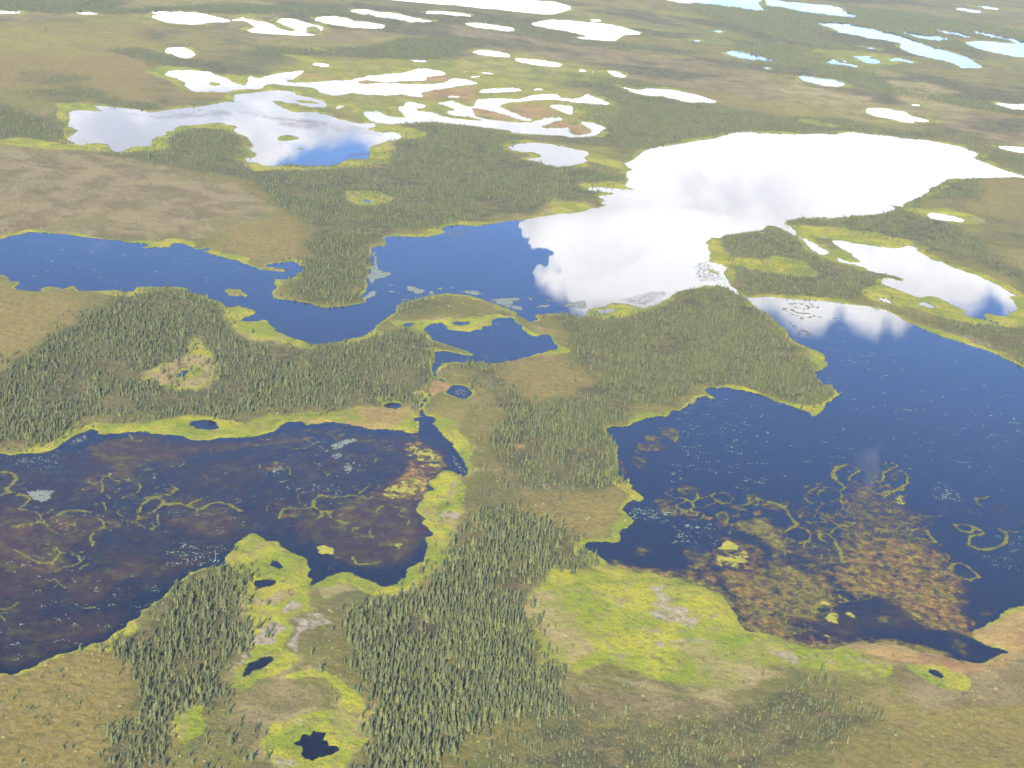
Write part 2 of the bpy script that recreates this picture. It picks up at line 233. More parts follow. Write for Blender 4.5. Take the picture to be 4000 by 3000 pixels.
# vegetation zones: kind weight softness(m) | outline.  M meadow, G gold tundra, H heath, P bare silt, O rusty, Y straw
ZONES = """
G 1 12|V: -100,640 150,640 190,670 170,700 80,770 -100,860
G 1 6|V: -100,1465 60,1430 240,1375 290,1420 290,1500 200,1700 -100,1700
G 1 30|V: -100,60 150,55 300,50 340,100 350,180 300,225 150,180 60,190 -100,200
G .9 8|V: 940,790 1200,770 1300,830 1200,880 1110,860 1040,800
G .8 6|V: 1130,1070 1340,1055 1350,1100 1310,1150 1270,1170 1200,1140 1130,1120
G .9 12|V: 490,480 640,470 670,520 660,560 520,565 480,530
G .8 30|V: 1400,190 1800,220 2050,270 1900,280 1600,270
G .7 20|V: 1950,330 2300,380 2300,500 2150,470 2000,410
G .8 12|V: 880,360 1060,350 1220,400 1180,430 1000,420 860,410
G .5 8|V: 960,880 1060,870 1090,920 1050,960 980,930
G .6 8|V: 1800,1560 2300,1500 2300,1700 1700,1700 1760,1620
H 1 15|V: -100,325 200,330 420,375 560,420 570,465 400,520 200,505 -100,500
H 1 3|01: -60,1640 100,1540 400,1320 620,1190 760,1110 800,1140 640,1230 420,1370 250,1540 60,1680
H .8 30|V: 1000,60 1400,110 1700,170 2300,280 2300,330 1900,270 1500,190 1000,150
H .6 30|V: 440,30 620,10 900,40 1200,60 1180,100 900,90 650,100 480,80
H .7 4|V: 1100,1430 1200,1470 1400,1500 1600,1520 1560,1560 1350,1560 1150,1560
H .6 30|V: -60,0 400,0 900,20 700,40 200,40 -60,60
H .8 5|V: 1900,1430 2260,1400 2260,1520 2000,1530
H .6 6|V: 500,1480 640,1470 700,1490 700,1560 560,1580
Y .9 20|30: 1060,810 1000,700 1300,710 1640,790 1480,860 1800,950 1700,970 1200,900
Y .8 15|30: 0,700 600,780 900,850 850,920 400,880 0,780
M .9 1.5|13: -100,0 400,20 460,100 460,300 420,360 330,400 270,560 260,640 370,700 300,760 200,820 0,910; 03: 2100,985 1980,950 1995,820 2080,700 2212,640
M 1 1.5|13: 340,820 500,800 620,820 720,900 800,980 880,1000 930,1080 960,1150 985,1300 970,1450 900,1540 820,1600 700,1680 200,1680 60,1560 40,1450 150,1300 300,1240 480,1190 640,1160 760,1090 740,1030 680,980 620,910 500,880 340,880 200,880
M 1 1|03: 1480,1280 1560,1160 1640,1140 1740,1110 1760,1300 1720,1400 1660,1460 1600,1470 1530,1400
M 1 1.5|12: -60,1280 90,1340 180,1370 300,1450 440,1520 500,1680 200,1680 0,1680; 02: 2000,1640 1960,1560 1990,1430 2100,1310
M 1 2|12: 1560,770 1700,740 1780,830 1800,950 1780,1100 1650,1350 1560,1500 1500,1680 1290,1680 1370,1560 1450,1530 1480,1330 1380,1050 1460,930
M 1 1.5|13: 470,30 600,10 760,-20 900,0 1060,60 1200,60 1300,0 1500,-40 1400,60 1250,150 1110,210 1000,190 930,150 800,80 600,60 480,110
M .8 2|02: 570,480 680,410 780,360 1000,360 1300,330 1500,300 1650,280 1780,270 1900,320 2100,340 2212,330; 12: -60,500 0,450 -60,480; 02: 1700,510 1200,440 850,470 700,450
M .6 3|12: -60,300 200,270 400,250 700,220 900,180 1250,200 1400,260 1300,420 900,380 400,340 100,470 -60,500
M .75 4|23: 350,-60 900,-60 1300,20 1700,120 1900,300 2000,430 2212,520; 33: 400,620 640,640 1000,780 1020,880 700,860 300,800; 23: 2212,800 1900,950 1400,950 1000,850 800,760 600,870 450,800 250,800 180,600 150,400 60,280 200,180
Y .7 5|23: 40,240 200,120 400,100 500,300 700,500 780,700 600,760 300,820 180,800 160,500
Y .7 6|23: 1300,600 1900,560 2212,560; 33: 300,760 0,920; 23: 1900,1040 1700,1130 1300,1050 900,930 600,880 800,860 1400,950 1500,800
M .9 1.5|23: 600,530 720,540 830,600 900,740 860,760 790,740 760,640 650,570
M .8 2|23: 850,170 1200,100 1220,250 1380,320 1300,330 1100,280 950,230
M .8 2|23: 1050,330 1300,420 1600,480 1560,520 1350,510 1100,400
M 1 1.5|33: 740,840 900,880 880,905 800,880; 33: 980,780 1050,790 1040,890 980,880
M .9 2|12: 1480,280 1560,290 1600,340 1800,620 1850,780 1800,820 1780,700 1600,470 1540,380
M 1 1.5|01: 1600,1450 1660,1260 1740,1280 1820,1420 1880,1500 1890,1600; 02: 1800,20 1500,60 1290,10; 01: 1240,1590 1300,1560 1400,1490
Y 1 2|01: 1640,1420 1760,1400 1840,1480 1860,1600; 02: 1700,20 1350,20; 01: 1290,1600 1400,1520
O .45 3|01: 1400,1500 1640,1400 1700,1480 1600,1620; 02: 1400,30 1300,0
M 1 2|01: 1950,990 2060,970 2212,1030 2100,1100 2212,1120; 11: 60,1100 160,1190 280,1250 400,1280 480,1330 470,1370 300,1330 100,1290 0,1290; 01: 2100,1250 2000,1180 1960,1100
M 1 1.5|11: 1190,1120 1300,1110 1450,1110 1640,1100 1900,1080 2060,1080 2050,1160 1940,1190 1840,1210 1680,1200 1620,1150 1480,1170 1440,1240 1330,1200 1190,1180
M .9 3|31: 220,300 450,300 700,320 1000,370 1250,430 1240,470 1100,495 900,470 700,440 560,415 370,370 420,440 530,520 620,560 600,590 700,610 820,600 800,620 600,600 460,560 350,500 300,450 250,390
M .8 3|31: 800,850 1000,800 1160,850 1300,900 1400,890 1500,920 1700,1020 1900,1100 2212,1150 2212,1170 1800,1150 1400,1060 1200,1000 1000,990 850,920
M .9 2|31: 0,560 250,590 420,690 380,740 200,720 0,700
M .9 2|31: 1060,112 1180,130 1300,150 1500,140 1700,180 1840,230 1820,280 1600,280 1450,240 1300,200
M 1 1|31: 1860,1050 2000,1080 2100,1060 2160,1000 2100,900 2180,890 2300,950 2300,1150 2060,1150
M 1 1|21: 640,1030 720,1000 850,950 1000,970 1160,1000 1080,1060 1000,1080 900,1090 700,1090
M .9 1.5|21: 1690,400 1750,390 1830,470 1900,570 2212,580; 31: 0,620 0,700; 21: 1900,640 1780,620 1690,580 1720,520 1680,470
M .9 1.5|11: 750,0 820,-10 1060,0 1150,40 1200,60 1130,90 1060,110 950,120 860,110 780,60
O .3 3|11: 1100,50 1300,80 1100,110
M .8 4|20: 620,1330 720,1330 860,1380 1040,1460 980,1480 800,1430 640,1400
M 1 3|30: 270,1035 400,1045 570,1070 580,1098 450,1090 280,1055
M .9 3|20: 560,1590 800,1575 1000,1590 1060,1640 850,1625 640,1640
M .9 4|21: 340,50 480,90 640,105 700,140 500,185 340,170
M .55 40|10: 0,600 400,480 800,500 1300,500 1750,480 2212,420; 20: 400,500 1080,640 1000,700 900,740 440,720 640,800 850,890 1100,900 900,1100 600,1080 300,1200; 10: 1400,1070 900,1080 600,980 300,980 0,860
M .45 25|20: 850,-20 1130,20 1300,110 1500,180 1850,250 2212,360 1700,330 1200,130
M .5 25|30: 160,400 600,430 1000,460 1300,540 900,600 500,580 200,560
M .5 25|30: 1480,190 2212,240 2212,340 1700,260 1440,250
M .7 8|30: 820,940 900,915 1100,940 1250,970 1260,1000 1500,1040 1480,1070 1260,1080 1000,1040 860,1000
M .8 3|00: 1240,610 1450,570 1700,600 1880,640 2150,660; 10: 0,680 0,760; 00: 2100,800 1700,810 1560,760 1400,680
M .8 3|00: 480,900 700,890 870,940 800,960 600,960 540,1000 500,960
M .9 2|00: 1430,1150 1600,1080 1900,1060 2200,1180 2150,1200 1900,1120 1600,1120 1480,1190 1470,1280 1300,1310 1100,1300
M .8 3|00: 0,1200 200,1190 560,1250 900,1240 1000,1310 1160,1320 900,1320 400,1290 0,1250
M .9 3|10: -80,1400 0,1300 20,1400 200,1440 600,1440 780,1390 980,1370 990,1290 1100,1240 1260,1180 1160,1230 1150,1420 700,1460 0,1480
M .8 4|10: 970,1110 1080,1060 1300,1100 1480,1150 1440,1190 1260,1200 1090,1150
M .7 3|10: 180,465 400,480 600,540 800,540 600,570 400,530
O .6 6|12: 870,200 1100,190 1380,200 1380,270 1250,360 1150,390 900,350 850,290
O .7 3|12: 380,300 700,310 1000,350 1180,390 1100,410 900,390 650,340 450,350
O 1 .8|12: 1530,-20 1680,-10 1690,20 1650,65 1570,80 1530,60
O .8 1|12: 1260,190 1400,230 1400,250 1280,220
O .8 30|10: 350,640 700,660 500,690; 10: 850,680 1100,700 900,730
O .8 8|10: 1480,660 1700,640 1650,710 1450,715 1300,720
O .8 20|10: 1150,830 1500,770 1900,750 1900,900 1700,850 1500,880 1400,860
O .8 15|10: 1850,930 2212,960; 20: 0,900 300,930 400,1010 100,1040 0,1050; 10: 1900,1000
O .8 6|20: 250,1090 400,1050 640,1100 700,1140 560,1170 480,1120
P .55 3|33: 660,690 750,700 880,760 850,780 750,750
P .7 1.5|23: 1150,110 1240,80 1330,90 1300,150 1400,200 1360,240 1540,300 1500,350 1620,380 1600,470 1520,440 1380,420 1250,400 1180,310 1280,290 1210,230 1230,170
P .6 1|23: 1100,450 1180,445 1250,455 1360,490 1200,495
P .6 1.2|23: 1180,590 1270,565 1330,620 1290,655
P .6 2|23: 1350,590 1560,530 1700,560 1850,610 1600,600 1400,610
P .6 1|23: 1600,290 1650,290 1640,310 1600,310; 23: 1690,350 1750,340 1740,370 1680,365
P .8 1.2|13: 240,260 330,220 400,240 410,290 330,320 260,350
P .7 1.2|13: 440,330 570,330 610,400 500,440
P .9 1.2|13: 360,380 430,390 480,430 400,510 360,560 370,640 330,660 260,610 340,500
P .8 1.2|13: 30,480 130,410 190,400 240,470 180,550 120,600 20,610 -60,560
Y .9 2|13: 530,80 650,60 800,80 920,150 800,170 680,200 680,260 600,210
P .5 1.2|13: 950,1160 985,1200 1040,1350 950,1500 880,1530 980,1370 960,1250
P .6 1.2|13: 100,1550 300,1600 330,1659 120,1659
P .5 1|13: 300,1240 420,1250 300,1330
P .7 1|03: 2020,740 2090,680 2180,640 2140,690 2060,760
Y .8 2|13: 0,120 300,130 380,200 200,240 0,250
Y .8 1|03: 1570,1180 1680,1160 1700,1230 1640,1290 1640,1440 1590,1460 1550,1330
P .7 1|12: 1600,1130 1700,1090 1780,1150 1720,1190 1620,1170
Y .7 2|12: 1600,960 1700,830 1780,900 1700,1050
Y .8 2|12: -40,1380 100,1400 100,1659 -40,1659
P .6 1|12: 240,400 280,420 260,450
P .7 1.2|33: 20,660 130,660 260,710 230,770 150,730 60,700
Y .8 4|33: 0,800 250,860 240,900 0,930; 23: 1500,850 1900,820 2000,900 1850,960 1650,950
H .5 1|23: 450,740 540,720 570,740 550,850 490,830
H .8 2|22: 130,600 250,590 260,680 220,640
P .5 1.5|22: 210,860 330,870 370,930 290,940
O .8 1|22: -20,530 100,530 120,570 0,570
O .6 2|13: 1540,700 1640,690 1680,720 1600,800 1530,790
P .35 2|13: 880,640 960,700 1070,860 1040,930 940,850 850,720
P .4 2|13: 1650,1240 1750,1220 1900,1160 2050,1260 1900,1340 1750,1290
O .35 1|21: 1570,1200 1700,1190 1730,1220 1620,1240
P .4 3|31: 1500,1190 1620,1210 1900,1300 2000,1400 1850,1340 1650,1260
Y .6 2|21: 100,1150 200,1140 280,1190 200,1220
O 1 4|33: 640,610 800,590 1000,590 1150,610 1300,650 1500,690 1640,730 1750,750 1840,755 1960,700 2110,670 2212,600 2212,690 1960,800 1650,860 1500,780 1300,780 1100,770 900,700
O .8 4|33: 1760,520 1800,470 1900,420 2000,380 2212,300 2300,300 2300,700 2110,660 1900,590
M .7 3|33: 600,620 700,640 1000,760 1050,780 1400,790 1550,900 1350,850 1100,800 850,750 600,700
H .6 4|33: 1050,850 1400,850 1600,900 2300,700 2300,1000 1500,960 1100,900
M .9 3|33: 1980,380 2100,300 2260,240 2260,320 2100,340
"""
FORESTS = """
.26 7.2|V: 1000,1160 1060,1120 1130,1130 1190,1150 1245,1180 1240,1215 1200,1240 1130,1275 1120,1320 1140,1360 1160,1430 1200,1480 1195,1530 1120,1560 1040,1560 960,1600 900,1640 830,1700 790,1700 810,1600 800,1500 790,1430 760,1360 810,1320 850,1290 920,1260 960,1220
.06 4.5|V: 1195,1465 1320,1530 1480,1550 1640,1490 1850,1465 1880,1540 1850,1620 1700,1700 960,1700 1050,1600 1150,1560
.16 4|V: 1450,1570 1600,1520 1740,1500 1850,1560 1800,1620 1600,1600 1500,1659 1250,1700 1300,1620
.22 3.3|V: 1180,1570 1450,1580 1560,1540 1720,1490 1780,1540 1700,1640 1600,1700 1150,1700
.03 5|V: 1000,880 1080,900 1110,1000 1060,1120 960,1200 960,1100 1010,1000
.05 7|V: 1660,1480 1780,1460 1880,1470 1860,1520 1760,1540 1660,1530
.20 6|V: 470,1225 540,1215 550,1250 540,1350 520,1400 490,1440 480,1500 440,1560 400,1570 370,1620 330,1700 180,1700 250,1600 290,1560 300,1490 260,1420 250,1390 290,1345 350,1300 400,1250
.012 4|V: -60,1480 250,1440 280,1560 200,1700 -60,1700
.022 6.5|V: 420,1480 480,1560 560,1560 620,1659 330,1700 400,1580
.02 6|V: 640,1400 760,1380 800,1500 790,1600 700,1480 600,1450
.22 6.2|V: 1060,960 1110,900 1180,880 1290,850 1310,930 1330,1000 1350,1040 1250,1050 1130,1060 1100,1010
.20 6|V: 1010,790 1060,790 1110,860 1200,890 1180,930 1060,870
.02 6|V: 990,930 1040,1100 1000,1160 960,1200 1120,1130 1250,1100 1180,1060 1080,1040 1060,960
.17 5.5|V: 1190,675 1280,680 1350,690 1400,665 1480,630 1560,618 1600,625 1650,680 1700,740 1770,800 1790,850 1750,885 1660,850 1540,830 1450,870 1320,905 1200,880 1260,850 1300,820 1250,780 1240,740
.15 5.5|V: 570,400 620,380 760,375 840,300 870,262 950,258 1110,300 1100,330 1140,350 1280,370 1345,385 1300,430 1200,435 1150,460 970,485 820,505 795,540 790,600 778,645 700,655 640,630 625,610 650,580 670,540 680,490 600,440
.20 6|V: 690,520 760,500 795,540 780,645 700,655 640,630
.14 5.5|V: 150,300 200,318 250,328 330,322 370,280 430,260 500,275 530,330 600,355 820,355 860,375 700,400 600,410 500,380 420,372 300,350 150,325
.13 5.5|V: -40,230 60,240 130,280 150,310 60,305 -40,300
.06 5|V: 40,160 120,155 200,170 100,185 40,175; V: 50,200 200,190 240,210 100,225
.15 5.8|V: 290,640 400,625 480,670 505,720 560,750 660,750 790,735 880,705 930,740 940,790 900,870 800,880 600,885 500,905 330,900 200,910 130,950 0,965 -60,965 -60,830 80,760 170,690 250,650
.10 5.5|V: 850,665 870,640 950,640 960,670 880,685
.006 5|V: 950,650 1060,680 900,700 850,690
.15 5.2|V: 1705,460 1760,458 1900,460 1980,430 2000,400 2040,380 2110,385 2110,430 2000,430 1980,455 2080,500 2160,560 2260,620 2260,650 2100,560 1950,530 1780,490 1720,482
.15 5.2|V: 1540,505 1600,498 1660,495 1740,530 1800,575 1890,610 1905,640 1850,650 1700,640 1620,630 1580,580 1550,545
.09 5|V: 1880,660 1980,680 2100,700 2260,720 2260,820 2150,750 2060,715 1980,690
.16 5.5|V: 560,104 700,108 820,100 860,85 1010,85 1010,100 990,130 880,128 780,125 640,120 560,120
.13 5|V: 1230,165 1290,165 1330,185 1420,200 1560,230 1700,255 1800,255 1960,290 1900,310 1700,288 1500,300 1350,330 1300,290 1240,230 1260,215 1320,200 1230,185
.10 5|V: 1150,150 1280,165 1400,180 1450,190 1400,195 1280,180 1150,158
.22 6|V: 1500,0 1600,10 1700,20 1830,40 1950,60 2050,85 2120,110 2000,100 1900,70 1750,50 1760,80 1850,105 1800,105 1700,85 1600,60 1520,30
.2 6|V: 1780,30 1900,20 2100,50 2212,70 2212,90 2000,75 1960,70 1850,40
.2 6|V: 1600,90 1720,100 1850,150 1900,175 1960,190 2212,240 2212,250 1900,200 1750,150 1640,140 1600,110
.16 6|V: 0,0 260,0 250,20 500,10 700,20 900,50 700,30 500,30 380,25 200,30 0,20
.10 5|V: 180,200 340,230 300,240 180,215; V: 240,110 340,140 400,130 300,105
.08 5|V: 1150,50 1300,90 1450,100 1350,110 1180,90 1000,50
.10 5.5|V: 1650,110 1800,135 1720,145 1640,125
.06 5|V: 2000,260 2212,330 2212,380 2100,340 1980,290
"""
RINGS = """
16|02: 0,760 60,765 130,790 140,850 70,910 80,950
12|02: 0,965 90,935 190,950 270,1000 220,1050 180,1075 330,1110 350,1150 290,1180 400,1210
11|02: 110,1240 250,1200 380,1170 520,1120 700,1085 780,1105
8|02: 820,1030 920,1030 930,1090 900,1110
10|02: 830,1150 900,1200 900,1250 780,1330 810,1380 790,1410
9|02: 910,960 950,990 1030,1000 1100,960 1200,930 1230,890 1190,840 950,840
9|02: 940,770 990,820 1170,820 1260,790
12|02: 1350,900 1450,865 1540,900 1500,950 1370,980 1250,1000
11|02: 1350,990 1410,1010 1390,1070 1280,1120 1210,1100 1220,1060 1300,1010
15|02: 1420,1040 1560,1040 1700,1090 1790,1060 1900,1030 2000,1050 2090,1110
13|02: 1640,1050 1760,980
11|02: 390,1380 470,1400 500,1450 560,1460 730,1450
14|02: 500,1450 450,1540 330,1560 240,1520 130,1440
10|02: 470,1490 560,1480 690,1490 700,1550 590,1590 460,1630
12|02: 760,1560 690,1600
7|02: 1440,720 1560,710 1600,660
10|02: 1100,430 1130,490 1250,490
7|02: 1800,550 1850,590 2030,540
13|12: 210,1160 230,1090 280,1065 400,1085 500,1070 560,1090 640,1110 660,1160 760,1200 820,1190
12|12: 500,1070 510,1000 560,970 700,980 830,960 960,990 985,970
10|12: 880,950 940,900 1000,880
12|12: 560,1090 570,1140 520,1165
10|12: 330,550 430,550 560,500
9|12: 0,530 100,540; 12: 180,510 300,480 540,460
11|12: 830,1500 880,1570 1000,1540 1100,1530
10|12: 1140,1060 1060,1070 1030,1110 1110,1125
10|12: 1190,1060 1290,1090 1250,1130 1320,1170 1300,1220
7|12: 1800,760 1840,800
8|03: 700,270 760,280 860,240
14|03: -20,290 60,290 130,240
9|03: 0,350 50,380
9|03: 470,30 540,90
8|32: 500,680 540,705 620,720 640,715
15|32: 600,715 560,760 590,830 680,890
11|32: 610,710 700,695 780,750 700,790 700,830 800,850 920,855 990,830 1000,750 1080,730 1180,760 1210,800 1190,860 1110,920 930,950
8|32: 1010,700 1040,670 1110,700 1050,725 1010,700
8|32: 300,970 430,900 560,900 640,960 650,1080 560,1100
6|32: 300,970 340,1020 430,1030
9|32: 330,1110 280,1150 340,1200 480,1195 640,1220 700,1225 560,1250 540,1300
14|32: 440,1300 500,1280 560,1310 600,1380 540,1380 470,1350 440,1300
15|32: 600,1380 640,1450 640,1540
13|32: 0,1020 100,1050 200,1150 250,1210 180,1240
11|32: 160,1280 210,1230 300,1240 370,1290 340,1350 260,1370 180,1340
13|32: 1370,1260 1400,1320 1430,1370
14|32: 1620,1220 1700,1210 1780,1240 1770,1290 1700,1285 1640,1250 1610,1215
17|32: 1780,1240 1880,1300 1760,1320 1730,1380 1850,1425 2000,1400 2060,1340 2040,1280 1980,1240
10|32: 2060,1270 2160,1275
9|32: 1900,1080 1800,1030 1790,990 1900,975
9|32: 1620,1070 1760,1100 1850,1130
9|32: 1240,1140 1370,1150 1500,1135
14|32: 1560,1600 1650,1550 1740,1590 1830,1670
9|33: 1640,10 1740,40 1830,10
10|22: 1725,985 1760,950 1850,945 1910,985 1890,1030 1790,1030 1725,985
11|22: 1430,1040 1500,1010 1570,1030 1580,1070 1500,1090 1430,1050
8|22: 1350,960 1340,930 1400,910 1530,915 1620,980 1580,1020 1500,1000 1400,990 1350,950
9|22: 1480,1110 1560,1095 1650,1130 1640,1170 1540,1170 1480,1130
10|22: 2000,1050 2060,1020 2150,1000 2212,1030
9|22: 1760,1150 1810,1110 1870,1150 1850,1200 1790,1190 1760,1150
9|22: 1240,390 1330,375 1400,390 1440,430 1400,500
8|22: 1060,520 1140,515 1190,540 1170,590 1080,590 1050,560
8|31: 190,970 250,960 310,970 360,1000 300,1010 200,985
7|31: 370,975 430,985 410,1005 360,990
7|31: 140,1010 200,1010 240,1040 340,1050 410,1075 300,1090 220,1060 140,1015
6|31: 420,1080 500,1080 600,1098
6|31: 180,1110 230,1160 350,1180
8|31: 270,1210 340,1200 350,1240 290,1240 270,1215
"""
